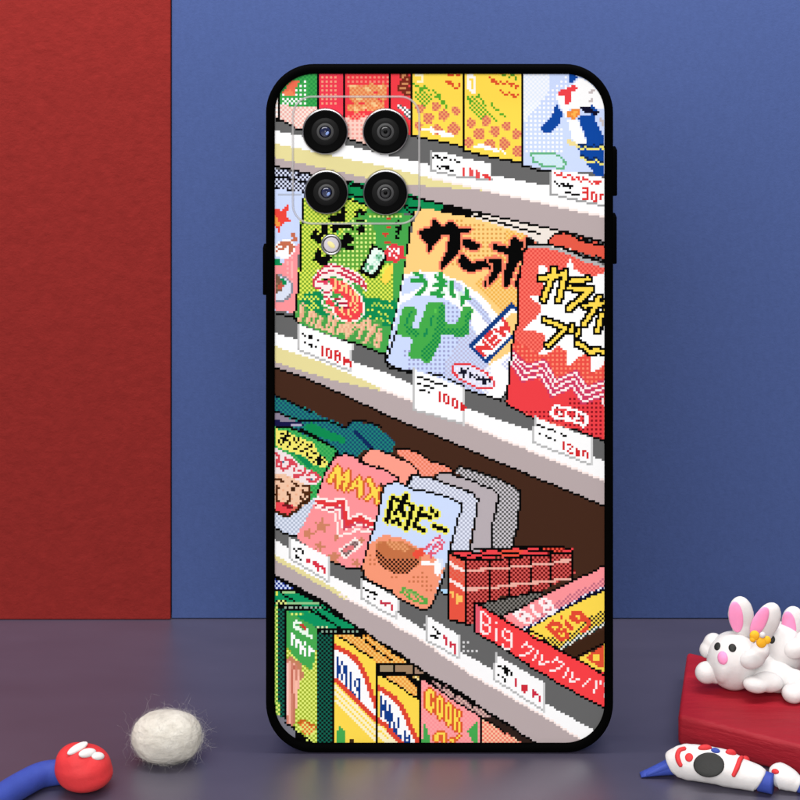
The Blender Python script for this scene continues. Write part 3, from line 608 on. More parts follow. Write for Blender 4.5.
# --- row 4: lower boxes ----------------------------------------------------------------------
W(260,500,120)
F([(95,520),(240,590),(200,610),(95,595)], ('k','1e328c','d2e1ff')); S([(95,600),(220,600)], K, 2)
F([(95,615),(260,620),(440,720),(540,800),(540,860),(95,860)], '0a9660')
for q in [[(140,625),(220,680),(300,740)],[(220,600),(330,660),(440,740),(560,800)],[(330,745),(420,790),(480,830)],[(95,520),(170,560),(260,610)]]: S(q, K, 2)
F([(130,700),(420,715),(440,735),(180,740),(175,820),(110,820),(110,720)], K)
S([(110,620),(112,640)], 'e6f05a', 1); S([(110,690),(160,690)], ('k','e6f08c',K), 2); S([(150,620),(230,618)], 'a0d28c', 1); S([(190,690),(380,690)], '96c88c', 1)
for x in range(165,420,26): D([(x,724)], '9ab4a0')
W(260,610,120)
F([(100,0),(165,0),(165,740),(100,700)], ('k','0f6450','0a1e1e')); S([(110,-20),(110,620),(120,690)], ('k','e6f578','6eaa3c'), 2)
S([(170,0),(170,740)], K, 2); F([(110,700),(175,740),(240,790),(230,860),(110,860)], '787882')
F([(180,20),(330,20),(420,70),(500,130),(380,130),(180,20)], '0a9660')
gb = F([(180,20),(240,45),(378,125),(378,890),(330,890),(290,850),(240,800),(180,770)], ('k','a0b432','e6f578'))
F([(180,25),(300,60),(378,130),(370,330),(340,410),(240,330),(180,250)], '46aa50', clip=gb)
F([(180,15),(240,25),(300,20),(340,15),(330,25),(240,40),(190,40)], ('k','e6f578','46aa50'))
G([[(240,80),(225,120),(260,130)],[(260,90),(280,110),(300,120)],[(270,140),(290,160),(320,140)],[(300,160),(345,190)]], 'f0fff0', 1.4, clip=gb); G([[(275,100),(300,130)]], 'c83c32', 1.4)
W(284,612,44)
sprite(120,370,cols([[0],[0,1],[0,1],[0,2,3],[0,2,3,4,6],[0,2,4,6],[2,4,5,8],[4,5,6,8,9],[4,6,8,9,10],[4,6,8],[6,8]]), WH)
W(260,610,120)
F([(180,330),(270,370),(275,440),(250,560),(230,700),(215,790),(180,760)], ('v','f5b4a0','d2826e'), clip=gb); F([(180,330),(210,310),(280,370),(290,450),(270,470),(250,380)], 'c88260', clip=gb)
S([(190,360),(190,700)], 'ffc8be', 1); S([(220,380),(218,560)], 'c86e5a', 1); S([(235,560),(220,760)], 'c8785f', 1); S([(250,450),(240,650)], 'ffbeaa', 1)
W(270,670,80)
F([(280,545),(330,510),(400,550),(450,590),(440,640),(380,660),(330,640)], ('k','e6e678','e67832'), clip=gb); S([(280,545),(330,515),(400,550),(460,570)], 'c8641e', 1)
S([(160,540),(230,590),(330,670),(420,740)], K, 2)
W(260,610,120)
F([(382,130),(498,130),(498,890),(382,890)], ('k','0f6450','0a1414'))
S([(370,122),(440,122)], ('k','d2e6aa','2d6e50'), 1.4)
F([(380,130),(640,125),(690,160),(500,170),(380,160)], K)
for x in list(range(420,520,28)) + list(range(560,670,28)): D([(x,152)], '8caa96')
F([(400,15),(470,15),(640,125),(530,128)], '0a9660'); S([(370,10),(440,60),(530,125)], K, 2); S([(450,10),(560,70),(680,150)], K, 2)
S([(494,170),(494,890)], K, 2)
# yellow biscuit boxes
F([(500,170),(620,175),(700,200),(860,350),(860,390),(778,345),(640,260),(520,190)], ('k','fac86e','e6963c'))
W(260,610,120)
y1 = F([(502,170),(560,200),(640,255),(776,345),(776,890),(502,890)], YL)
F([(502,260),(560,290),(620,320),(680,380),(720,480),(776,640),(776,760),(640,610),(502,480)], WH, clip=y1)
S([(502,250),(560,280),(620,315),(665,365),(700,440),(740,560),(776,650)], 'e04632', 2.2, clip=y1); S([(502,470),(600,560),(700,665),(776,745)], 'e04632', 2.2, clip=y1)
for k in range(3): S([(502,520+k*45),(640,650+k*45),(776,790+k*45)], 'fff5c8', 1.6, clip=y1)
W(333,648,44)
sprite(75,150,cols([[0],[0],[0,2],[0,2],[0,1,3,4],[0,1,3,4],[0,1,3,4],[0,1,3,4,6],[0,2,4,6],[0,2,4,6],[2,4,6,9,10],[4,6,8,10],[4,6,8,10],[4,6,8,10],[6,9,10],[6,9,10],[7,10],[8,10],[10],[10]]), '0f3c8c', clip=y1)
W(260,610,120); S([(530,185),(640,255),(776,345)], K, 1)
W(330,670,80)
F([(70,620),(100,570),(130,590),(155,640),(155,760),(70,760)], '46aa50', clip=y1); S([(210,720),(215,740)], '3c2814', 2)
S([(474,-20),(474,760)], K, 1)
W(375,620,80)
F([(-100,130),(0,210),(140,310),(330,440),(0,430)], ('k','fac86e','e6963c'))
F([(0,225),(80,280),(160,340),(280,410),(230,420),(120,350),(40,290),(-40,230)], ('k','fac86e','f0a03c')); F([(-30,310),(40,340),(140,410),(120,425),(0,425)], ('k','fac86e','f0a03c'))
F([(-120,160),(-40,220),(30,280),(-20,300),(-120,230)], ('k','fac86e','f0a03c'))
S([(-110,110),(0,205),(100,275),(240,370),(340,430)], K, 1.8); S([(-100,210),(-30,270),(60,340),(170,410)], K, 2)
F([(25,435),(195,435),(195,550),(25,550)], 'a08c6e'); F([(195,435),(380,435),(380,550),(195,550)], 'a08264'); F([(380,440),(500,550),(380,550)], 'a0826e')
for q in [[(20,440),(370,440)],[(40,545),(500,548)],[(195,440),(200,545)],[(378,440),(378,545)],[(385,450),(480,520),(560,570)],[(30,440),(30,545)]]: S(q, K, 2)
F([(40,560),(110,560),(300,560),(430,690),(430,780),(300,720),(150,640)], ('k','fac86e','f0a046')); F([(350,560),(520,560),(440,620)], ('k','fae6a0','c8a050')); S([(330,555),(380,610),(440,650)], K, 2)
W(330,670,80)
y2 = F([(484,60),(560,90),(700,170),(890,290),(890,760),(484,760)], YL)
F([(492,200),(560,240),(660,310),(720,400),(800,570),(900,760),(690,760),(492,520)], WH, clip=y2)
S([(490,190),(560,230),(650,290),(700,360),(760,470),(800,580),(860,700),(890,780)], 'e04632', 2.2, clip=y2); S([(490,510),(560,570),(640,660),(720,750)], 'e04632', 2.2, clip=y2)
for k in range(2): S([(492,580+k*70),(560,640+k*70),(650,740+k*70)], 'fff5c8', 1.8, clip=y2)
W(376,690,44)
sprite(90,110,cols([[0],[0],[0,2],[0,2],[0,1,2,4],[0,1,2,4],[0,1,2,4],[0,2,3,4],[0,2,3,4,5],[0,2,3,4,5],[2,3,4,5,8],[3,4,5,8],[4,6,8],[4,6,8],[4,6,8],[6,7],[6,7,11],[7,11],[8,9,11,13],[9,11,12,13],[11,13],[11,12,13],[11,13]]), '0f3c8c', clip=y2)
W(330,670,80)
S([(500,55),(560,90),(640,140),(760,220),(900,300)], K, 1.6); S([(474,40),(474,760)], K, 1)
# cook box
W(380,630,120)
ck = F([(275,330),(330,360),(450,440),(560,510),(665,580),(665,860),(275,860)], ('k','ff969b','ffa5a5'))
F([(320,315),(420,362),(560,452),(700,538),(770,592),(680,592),(560,515),(440,440)], ('k','aa8282','dcb4aa'))
S([(330,320),(420,370),(560,460),(700,545),(760,590)], K, 1.6); S([(280,325),(330,360),(450,445),(560,515),(670,585)], K, 1.6)
for x in (400,480,600): S([(x, 360+(x-400)*.62),(x+20, 395+(x-400)*.62)], K, 1)
S([(268,320),(268,860)], K, 2)
W(420,686,44)
sprite(95,90,cols([[1,2],[0,1,2,3],[0,1,3],[0,1,3,6],[0,1,5,6,7],[0,1,5,7],[0,1,3,5,7,10],[0,1,3,5,7,9,10,11],[0,1,2,3,5,7,9,11],[1,2,5,7,9,11,13],[2,5,7,9,11,13,15],[5,6,7,9,11,13,15],[6,7,9,11,13,15],[6,9,11,13,14],[9,10,11,13,14],[10,11,13,15],[10,13,15],[13,15],[13,15],[15],[],[15],[14]]), YL, 'e05a2d', ck)
W(380,630,120)
F([(290,610),(310,660),(340,750),(340,860),(275,860)], '46aa50', clip=ck); F([(580,680),(650,610),(650,860),(620,760)], '46aa50', clip=ck)
G([[(380,740),(380,700),(430,700),(430,760)],[(480,740),(485,760)]], YL, 1.5, out='e66432', clip=ck)
F([(685,595),(830,680),(1000,790),(1000,860),(685,860)], ('k','f5826e','ffc8a5')); F([(685,590),(760,590),(1010,740),(1010,800),(830,680)], '2d1e19')
S([(675,590),(675,860)], K, 2); S([(690,595),(760,640),(830,690)], K, 1.4)
W(); S(mbC, K, 1.3)
# ---------------------------------------------------------------- scene
import bpy, bmesh, math, random
from mathutils import Vector, Matrix, Quaternion
from mathutils.bvhtree import BVHTree
random.seed(7)
scn = bpy.context.scene
COL = scn.collection

# the camera: a level view camera with its lens shifted down
FPX, V0 = 2013.6, -300.0                    # focal length and horizon, in pixels of an 800 px frame
DC = 0.48                                   # distance of the phone case
S = DC / FPX                                # metres per pixel on the case
H = (752.5 - V0) * S
cam = bpy.data.cameras.new('camera'); cam_o = bpy.data.objects.new('camera', cam); COL.objects.link(cam_o)
cam_o.location = (0, 0, H); cam_o.rotation_euler = (math.pi / 2, 0, 0)
cam.sensor_width = 36; cam.lens = 36 * FPX / 800; cam.shift_y = (V0 - 400) / 800
cam.clip_start = 0.01; cam.clip_end = 50
scn.camera = cam_o

def at(u, v, d): return Vector(((u - 400) * d / FPX, d, H - (v - V0) * d / FPX))
def floor_at(u, v, z=0.0): return at(u, v, (H - z) * FPX / (v - V0))

# ---------------------------------------------------------------- materials
def lin(h):
    out = []
    for i in (0, 2, 4):
        c = int(h[i:i + 2], 16) / 255
        out.append(c / 12.92 if c <= .04045 else ((c + .055) / 1.055) ** 2.4)
    return out
def mat(name, col, rough=.6, spec=.3, **kw):
    m = bpy.data.materials.new(name); m.use_nodes = True
    b = m.node_tree.nodes['Principled BSDF']
    b.inputs['Base Color'].default_value = (*col, 1); b.inputs['Roughness'].default_value = rough
    b.inputs['Specular IOR Level'].default_value = spec
    for k, v in kw.items(): b.inputs[k.replace('_', ' ')].default_value = v
    return m
def nodes(m): return m.node_tree.nodes, m.node_tree.links, m.node_tree.nodes['Principled BSDF']
def bumpy(m, scale, strength, dist=.001, detail=4, stretch=(1, 1, 1), rough=.6):
    n, l, b = nodes(m)
    tc = n.new('ShaderNodeTexCoord'); mp = n.new('ShaderNodeMapping'); mp.inputs['Scale'].default_value = stretch
    t = n.new('ShaderNodeTexNoise'); t.inputs['Scale'].default_value = scale; t.inputs['Detail'].default_value = detail; t.inputs['Roughness'].default_value = rough
    bp = n.new('ShaderNodeBump'); bp.inputs['Strength'].default_value = strength; bp.inputs['Distance'].default_value = dist
    l.new(tc.outputs['Object'], mp.inputs['Vector']); l.new(mp.outputs[0], t.inputs['Vector'])
    prev = b.inputs['Normal'].links[0].from_socket if b.inputs['Normal'].is_linked else None
    if prev: l.new(prev, bp.inputs['Normal'])
    l.new(t.outputs['Fac'], bp.inputs['Height']); l.new(bp.outputs[0], b.inputs['Normal'])
    return m
def mottle(m, c1, c2, scale, detail=5, stretch=(1, 1, 1), lo=.3, hi=.7):
    n, l, b = nodes(m)
    tc = n.new('ShaderNodeTexCoord'); mp = n.new('ShaderNodeMapping'); mp.inputs['Scale'].default_value = stretch
    t = n.new('ShaderNodeTexNoise'); t.inputs['Scale'].default_value = scale; t.inputs['Detail'].default_value = detail
    r = n.new('ShaderNodeValToRGB'); r.color_ramp.elements[0].position = lo; r.color_ramp.elements[1].position = hi
    r.color_ramp.elements[0].color = (*c1, 1); r.color_ramp.elements[1].color = (*c2, 1)
    l.new(tc.outputs['Object'], mp.inputs['Vector']); l.new(mp.outputs[0], t.inputs['Vector']); l.new(t.outputs['Fac'], r.inputs['Fac'])
    l.new(r.outputs['Color'], b.inputs['Base Color'])
    return m

RED_A, BLUE_A = (.170, .0140, .0122), (.043, .067, .178)
M_red = bumpy(bumpy(mottle(mat('red_paper', RED_A, .8, .06), [c * .93 for c in RED_A], [c * 1.06 for c in RED_A], 420, 8), 75, .26, .0013, 8, (1, 1, 1.4), .68), 480, .27, .0006, 5)
M_blue = bumpy(mottle(mat('blue_paper', BLUE_A, .8, .06), [c * .96 for c in BLUE_A], [c * 1.04 for c in BLUE_A], 900, 3, (1, 1, .5)), 1400, .25, .0002, 3)
M_floor = bumpy(mottle(mat('satin_board', (.13, .115, .165), .40, .5, IOR=2.5), (.027, .022, .046), (.036, .030, .058), 25, 6, (1, 3, 1), .3, .7), 700, .08, .0002, 3)
M_black = mat('black_rubber', (.0010, .0010, .0010), .7, .008)
M_lensface = mat('lens_black', (.0015, .0015, .0015), .35, .05)
M_lensgrey = mat('lens_grey', (.010, .010, .010), .5, .08)
M_lenslight = mat('lens_ring_grey', (.062, .062, .063), .5, .12)
M_metal = mat('polished_metal', (.42, .42, .44), .34, .5, Metallic=1.0)
M_glass = mat('blue_coated_glass', (.008, .012, .05), .08, .9)
M_pupil = mat('dark_coated_glass', (.02, .02, .021), .15, .6)
M_glint = mat('painted_glint', (.20, .30, .62), .2, .6)  # flat colour standing in for the blue reflection in a lens
M_flash = bumpy(mat('flash_diffuser', (.62, .58, .62), .5, .25), 1500, .3, .0004)
M_flashy = mat('flash_phosphor', (.85, .76, .33), .4, .4)
M_ridge = bpy.data.materials.new('clear_plastic_ridge'); M_ridge.use_nodes = True
def _ridge():
    n, l, b = nodes(M_ridge)
    b.inputs['Base Color'].default_value = (.60, .58, .58, 1); b.inputs['Roughness'].default_value = .25; b.inputs['Alpha'].default_value = .5
_ridge()
def clay(name, col, rough=.62, sss=.12, bump=.14):
    m = mat(name, col, rough, .25)
    b = m.node_tree.nodes['Principled BSDF']
    b.inputs['Subsurface Weight'].default_value = sss; b.inputs['Subsurface Radius'].default_value = (.0008, .0005, .0004); b.inputs['Subsurface Scale'].default_value = 1.0
    mottle(m, [c * .94 for c in col], [min(c * 1.04, .9) for c in col], 260, 5)
    return bumpy(bumpy(m, 500, bump, .0008, 3), 2600, bump * .7, .0002, 4)
M_white = clay('white_clay', (.63, .605, .595))
M_wred = clay('red_clay', (.56, .030, .034))
M_wblue = clay('blue_clay', (.030, .056, .30))
M_pink = clay('pink_clay', (.86, .28, .50))
M_yellow = clay('yellow_clay', (.86, .44, .02))
M_dark = clay('black_clay', (.018, .018, .017), .55)
M_wool = bumpy(bumpy(mottle(mat('felted_wool', (.80, .77, .70), .95, .05), (.47, .44, .385), (.57, .545, .49), 330, 8, (1, 1, 2.2)), 420, .3, .0008, 8, (1, 1, 2)), 1800, .35, .0003, 6)
M_hair = mat('wool_fibre', (.66, .64, .60), .8, .1, Alpha=.6)
M_box = bumpy(bumpy(mottle(mat('red_paint', (.36, .014, .022), .5, .22), (.235, .006, .014), (.32, .011, .021), 70, 8, (.5, 1.6, 5)), 240, .45, .0007, 7, (.35, 1.5, 4)), 90, .35, .0008, 4)

# printed colours, one pigment per face corner
M_print = mat('printed_artwork', (.8, .8, .8), .55, .05)
def _print():
    n, l, b = nodes(M_print)
    a = n.new('ShaderNodeVertexColor'); a.layer_name = 'ink'
    l.new(a.outputs['Color'], b.inputs['Base Color'])
_print()

# ---------------------------------------------------------------- object helpers
def link(name, me, m=None, parent=None, smooth=True):
    o = bpy.data.objects.new(name, me); COL.objects.link(o)
    if m is not None: me.materials.append(m)
    if parent is not None:
        o.parent = parent
        o.matrix_parent_inverse = Matrix.Translation(-parent_world(parent))
    if smooth and isinstance(me, bpy.types.Mesh):
        me.polygons.foreach_set('use_smooth', [True] * len(me.polygons))
    return o
ORIG = {}
def parent_world(p): return ORIG.get(p.name, Vector((0, 0, 0)))
def empty(name, loc, label=None, cat=None, group=None):
    o = bpy.data.objects.new(name, None); COL.objects.link(o); o.location = loc; o.empty_display_size = .005
    ORIG[o.name] = Vector(loc)
    tag(o, label, cat, group); return o
def tag(o, label=None, cat=None, group=None, kind=None):
    for k, v in (('label', label), ('category', cat), ('group', group), ('kind', kind)):
        if v: o[k] = v
    return o
def mesh(verts, faces, name='mesh'):
    me = bpy.data.meshes.new(name); me.from_pydata([tuple(v) for v in verts], [], faces); me.update(); return me
def from_bm(bm, name='mesh'):
    me = bpy.data.meshes.new(name); bm.to_mesh(me); bm.free(); return me
def orient(n):
    return Vector((0, 0, 1)).rotation_difference(n.normalized()).to_matrix().to_4x4()
def ball(bm, c, r, rot=None, seg=28, ring=18):
    M = Matrix.Translation(c) @ (rot.to_4x4() if rot is not None else Matrix.Identity(4)) @ Matrix.Diagonal((*r, 1))
    bmesh.ops.create_uvsphere(bm, u_segments=seg, v_segments=ring, radius=1, matrix=M)
def lathe(profile, cx, y0, cz, n=72):
    """turned about an axis along Y; profile = (radius, forward) pairs, forward towards the viewer"""
    vs, fs = [], []
    for r, fw in profile:
        for k in range(n):
            a = 2 * math.pi * k / n; vs.append((cx + r * math.cos(a), y0 - fw, cz + r * math.sin(a)))
    for i in range(len(profile) - 1):
        for k in range(n):
            k2 = (k + 1) % n; fs.append((i * n + k, (i + 1) * n + k, (i + 1) * n + k2, i * n + k2))
    if profile[-1][0] < 1e-4 * 3: fs.append(tuple((len(profile) - 1) * n + k for k in range(n)))
    return mesh(vs, fs)
def fix_normals(me):
    bm = bmesh.new(); bm.from_mesh(me); bmesh.ops.recalc_face_normals(bm, faces=bm.faces); bm.to_mesh(me); bm.free(); return me
def blend(bm, voxel, smooth_it=8, noise=0.0):
    """melt a set of overlapping lumps into one continuous skin"""
    me = from_bm(bm); o = bpy.data.objects.new('tmp', me); COL.objects.link(o)
    md = o.modifiers.new('r', 'REMESH'); md.mode = 'VOXEL'; md.voxel_size = voxel
    sm_ = o.modifiers.new('s', 'SMOOTH'); sm_.factor = .6; sm_.iterations = smooth_it
    dg = bpy.context.evaluated_depsgraph_get(); dg.update()
    out = bpy.data.meshes.new_from_object(o.evaluated_get(dg)); bpy.data.objects.remove(o)
    return out
def tube_mesh(pts, radii, n=20, flat=1.0):
    """swept tube through 3-D points with a radius each, rounded ends"""
    P = [Vector(p) for p in pts]; m = []
    for i in range(len(P) - 1):
        for t in range(6):
            u = t / 6; p0, p1, p2, p3 = P[max(i - 1, 0)], P[i], P[i + 1], P[min(i + 2, len(P) - 1)]
            q = .5 * ((2 * p1) + (p2 - p0) * u + (2 * p0 - 5 * p1 + 4 * p2 - p3) * u * u + (3 * p1 - p0 - 3 * p2 + p3) * u ** 3)
            m.append((q, radii[i] * (1 - u) + radii[i + 1] * u))
    m.append((P[-1], radii[-1]))
    vs, fs = [], []
    for i, (q, r) in enumerate(m):
        d = (m[min(i + 1, len(m) - 1)][0] - m[max(i - 1, 0)][0]).normalized()
        a = d.cross(Vector((0, 0, 1))).normalized(); b = a.cross(d)
        for k in range(n):
            t = 2 * math.pi * k / n; vs.append(q + a * r * math.cos(t) + b * r * flat * math.sin(t))
    for i in range(len(m) - 1):
        for k in range(n):
            fs.append((i * n + k, i * n + (k + 1) % n, (i + 1) * n + (k + 1) % n, (i + 1) * n + k))
    for e, i in ((0, 0), (1, len(m) - 1)):
        d = (m[i][0] - m[i - 1 if e else 1][0]).normalized(); vs.append(m[i][0] + d * m[i][1] * .55); c = len(vs) - 1
        for k in range(n):
            f = (i * n + k, i * n + (k + 1) % n, c); fs.append(f if e else f[::-1])
    return fix_normals(mesh(vs, fs))
def on_surface(tree, u, v):
    o = Vector((0, 0, H))
    for dv in (0, 1, 2, 3, 4, 6, 8, -1, -2, -3, -4, -6, -8):
        hit = tree.ray_cast(o, Vector(((u - 400) / FPX, 1, -(v + dv - V0) / FPX)).normalized())
        if hit[0] is not None: return hit[0], hit[1]
def tree_of(*mes):
    vs, fs = [], []
    for me in mes:
        k = len(vs); vs += [v.co.copy() for v in me.vertices]; fs += [tuple(i + k for i in p.vertices) for p in me.polygons]
    return BVHTree.FromPolygons(vs, fs)
def pellet(tree, u, v, ru, rv, rot=0, bulge=.45, sink=.25):
    """a lump of clay pressed on the surface seen at (u, v); ru and rv in pixels"""
    p, n = on_surface(tree, u, v); s = p.y / FPX
    right = (Vector((1, 0, 0)) - n * n.x).normalized(); up = n.cross(right)
    if up.z < 0: up = -up
    c, sn = math.cos(math.radians(rot)), math.sin(math.radians(rot))
    a, b = right * c + up * sn, up * c - right * sn
    R = Matrix((a, b, n)).transposed(); t = min(ru, rv) * s * bulge
    bm = bmesh.new(); ball(bm, p - n * t * sink, (ru * s, rv * s, t), R); return from_bm(bm)
def bar_on(tree, uv, r, flat=.6):
    """a strip of clay pressed along a path on the surface; r in pixels"""
    pts = []
    for u, v in uv:
        p, n = on_surface(tree, u, v); pts.append(p)
    s = pts[0].y / FPX
    return tube_mesh(pts, [r * s * .8] + [r * s] * (len(pts) - 2) + [r * s * .8], 14)

# ---------------------------------------------------------------- setting: table and two backdrop boards
DW = H * FPX / (620 - V0)                  # where the boards stand
XE = (170.5 - 400) * DW / FPX
def slab(x0, x1, y0, y1, z0, z1, bevel=0.0, seg=2):
    bm = bmesh.new(); bmesh.ops.create_cube(bm, size=1, matrix=Matrix.Translation(((x0 + x1) / 2, (y0 + y1) / 2, (z0 + z1) / 2)) @ Matrix.Diagonal((x1 - x0, y1 - y0, z1 - z0, 1)))
    if bevel: bmesh.ops.bevel(bm, geom=bm.edges[:], offset=bevel, segments=seg, profile=.5, affect='EDGES')
    return from_bm(bm)
fl = link('table_top', slab(-.6, .6, -.25, DW + .08, -.02, 0), M_floor, smooth=False); tag(fl, 'smooth grey satin table top that everything stands on', kind='structure')
rb = link('backdrop_board', slab(-.5, XE, DW, DW + .003, .0001, .42, .0003), M_red, smooth=False)
tag(rb, 'red textured paper board standing upright at the left behind the wool ball', 'backdrop', kind='thing')
bl = link('backdrop_board', slab(XE + .0002, .55, DW + .0006, DW + .0036, .0001, .44, .0003), M_blue, smooth=False)
tag(bl, 'smooth blue paper board standing upright behind the phone case and rabbits', 'backdrop', kind='thing')

# ---------------------------------------------------------------- the phone case
CT = .0082
case = empty('phone_case', (at(439.5, 752.5, DC).x, DC + CT / 2, 0), 'black framed phone case printed with a pixel art snack shelf and four lenses', 'phone case')
def P2(u, v, fw=0.0): return (((u - 400) * S), DC - fw, H - (v - V0) * S)
def rrect(off, n=14, box=(265.8, 65.0, 613.4, 752.4), r=48.0):
    x0, y0, x1, y1 = box[0] + off, box[1] + off, box[2] - off, box[3] - off; rr = r - off; out = []
    for cx, cy, a0 in ((x1 - rr, y0 + rr, -90), (x1 - rr, y1 - rr, 0), (x0 + rr, y1 - rr, 90), (x0 + rr, y0 + rr, 180)):
        for k in range(n + 1):
            a = math.radians(a0 + 90 * k / n); out.append((cx + rr * math.cos(a), cy + rr * math.sin(a)))
    return out
def loft(loops, cap=True):
    vs, fs = [], []; n = len(loops[0][0])
    for pts, fw in loops: vs += [P2(u, v, fw) for u, v in pts]
    for i in range(len(loops) - 1):
        for k in range(n): fs.append((i * n + k, (i + 1) * n + k, (i + 1) * n + (k + 1) % n, i * n + (k + 1) % n))
    if cap: fs.append(tuple((len(loops) - 1) * n + k for k in range(n)))
    return fix_normals(mesh(vs, fs))
prof = [(9.0, -.0006), (8.6, .0002), (7.6, .0006), (2.2, .0006), (.7, .0003), (.0, -.0006), (.2, -.0018), (1.6, -.0036), (3.6, -.0055), (6.6, -.0071), (11, -CT)]
link('frame', loft([(rrect(o), fw) for o, fw in prof]), M_black, case)
def button(x0, x1, y0, y1):
    q = [(x0, y0), (x1, y0), (x1, y1), (x0, y1)]
    me = slab((x0 - 400) * S, (x1 - 400) * S, DC - .0003, DC + .0034, H - (y1 - V0) * S, H - (y0 - V0) * S, .0003)
    return link('side_button', me, M_black, case)
button(610, 617.2, 149, 196); button(610, 616.8, 216, 264); button(262.8, 270, 247, 295)

def print_mesh():
    vs, fs, cols = [], [], []
    x0, y0, x1, y1 = 274.0, 73.2, 605.4, 744.4
    pal = [[c * .90 for c in lin(h)] for h in PALETTE]
    # rows of square dots, equal neighbours merged; clipped to a rounded outline hidden under the rim
    for j in range(NR):
        ya, yb = max(AY0 + j * CELL, y0), min(AY0 + (j + 1) * CELL, y1)
        if yb - ya < .05: continue
        ym = (ya + yb) / 2; r = 38.0; e = 0.0
        for yc, sg in ((y0 + r, -1), (y1 - r, 1)):
            if (ym - yc) * sg > 0: e = r - math.sqrt(max(r * r - (ym - yc) ** 2, 0))
        xa, xb = x0 + e * .97, x1 - e * .97
        i = 0
        while i < NC:
            k = i
            while k + 1 < NC and GRID[j, k + 1] == GRID[j, i]: k += 1
            a, b = max(AX0 + i * CELL, xa), min(AX0 + (k + 1) * CELL, xb)
            if b - a > .02:
                n = len(vs); vs += [P2(a, ya, -.0004), P2(b, ya, -.0004), P2(b, yb, -.0004), P2(a, yb, -.0004)]
                fs.append((n, n + 3, n + 2, n + 1)); cols.append(pal[GRID[j, i]])
            i = k + 1
    me = mesh(vs, fs)
    at_ = me.color_attributes.new('ink', 'FLOAT_COLOR', 'CORNER')
    buf = np.ones((len(fs) * 4, 4), dtype=np.float32); buf[:, :3] = np.repeat(np.array(cols, dtype=np.float32), 4, axis=0)
    at_.data.foreach_set('color', buf.ravel())
    return me
link('printed_panel', print_mesh(), M_print, case, smooth=False)

# raised outline round the cameras
def ridge():
    pts = []
    for cx, cy, a0 in ((419.3 - 19, 97 + 19, -90), (419.3 - 19, 224 - 19, 0), (292.8 + 19, 224 - 19, 90), (292.8 + 19, 97 + 19, 180)):
        for k in range(11):
            a = math.radians(a0 + 9 * k); pts.append((cx + 19 * math.cos(a), cy + 19 * math.sin(a)))
    vs, fs = [], []; n = len(pts); m = 8
    for k, (u, v) in enumerate(pts):
        d = Vector((pts[(k + 1) % n][0] - pts[k - 1][0], pts[(k + 1) % n][1] - pts[k - 1][1])).normalized(); nx, ny = -d.y, d.x
        for t in range(m):
            a = math.pi * t / (m - 1); w = 1.2 * math.cos(a); vs.append(P2(u + nx * w, v + ny * w, -.0004 + .00028 * math.sin(a)))
    for k in range(n):
        for t in range(m - 1): fs.append((k * m + t, ((k + 1) % n) * m + t, ((k + 1) % n) * m + t + 1, k * m + t + 1))
    return fix_normals(mesh(vs, fs))
link('camera_ridge', ridge(), M_ridge, case)
B0 = DC + .0004
def camera(u, v, r, blue):
    x, _, z = P2(u, v); k = S
    c = link('camera_lens', lathe([(r * k * .975, -.0002), (r * k * .975, .0011), (r * k * .93, .00125), (r * k * .84, .00122), (r * k * .78, .00118), (r * k * .58, .00114), (.0001, .00112)], x, B0, z), M_lensface, case)
    rim = link('rim', lathe([(r * k * .972, -.0002), (r * k, -.0002), (r * k * 1.0, .0009), (r * k * .985, .00118), (r * k * .945, .00131)], x, B0, z), M_metal, c)
    link('outer_ring', lathe([(r * k * .60, .00112), (r * k * .595, .00117), (r * k * .40, .00117), (.0001, .00117)], x, B0, z), M_lensgrey, c)
    link('inner_ring', lathe([(r * k * .37, .00114), (r * k * .365, .00122), (r * k * .27, .00121), (.0001, .0012)], x, B0, z), M_lenslight, c)
    link('iris', lathe([(r * k * .265, .00119), (r * k * .26, .00124), (.0001, .00124)], x, B0, z), M_lensface, c)
    g = link('glass', lathe([(r * k * .225, .0012), (r * k * .22, .00126), (r * k * .15, .00129), (r * k * .07, .00131), (.00001, .00132)], x, B0, z), M_glass if blue else M_pupil, c)
    if blue:
        bm = bmesh.new(); ball(bm, Vector((x + 2.0 * k, B0 - .00128, z - 1.5 * k)), (1.5 * k, .00007, 2.1 * k), Matrix.Rotation(.7, 3, 'Y'), 16, 10); link('painted_glint_spot', from_bm(bm), M_glint, c)  # lens reflection modelled as a small coloured spot
    else:
        link('pupil', lathe([(r * k * .09, .00128), (r * k * .085, .00134), (.00001, .00135)], x, B0, z, 32), M_lensface, c)
camera(325.3, 131.0, 23.0, True); camera(385.5, 131.0, 23.0, False)
camera(326.5, 191.6, 22.0, True); camera(385.5, 192.0, 22.6, False)
x, _, z = P2(331.3, 244.5)
f_ = link('flash', lathe([(10.4 * S, -.0002), (10.4 * S, .0006), (9.6 * S, .0009), (8.6 * S, .0008), (8.4 * S, .0004), (.0001, .0004)], x, B0, z), M_metal, case)
link('gap', lathe([(8.5 * S, .0004), (8.45 * S, .00048), (.0001, .00048)], x, B0, z), M_lenslight, f_)
link('diffuser', lathe([(7.5 * S, .00045), (7.4 * S, .00058), (6.0 * S, .00064), (.00001, .00066)], x, B0, z), M_flash, f_)
bm = bmesh.new(); ball(bm, Vector((x, B0 - .00064, z)), (2.6 * S, .00012, 4.6 * S), Matrix.Rotation(-.85, 3, 'Y'), 16, 10); link('phosphor', from_bm(bm), M_flashy, f_)

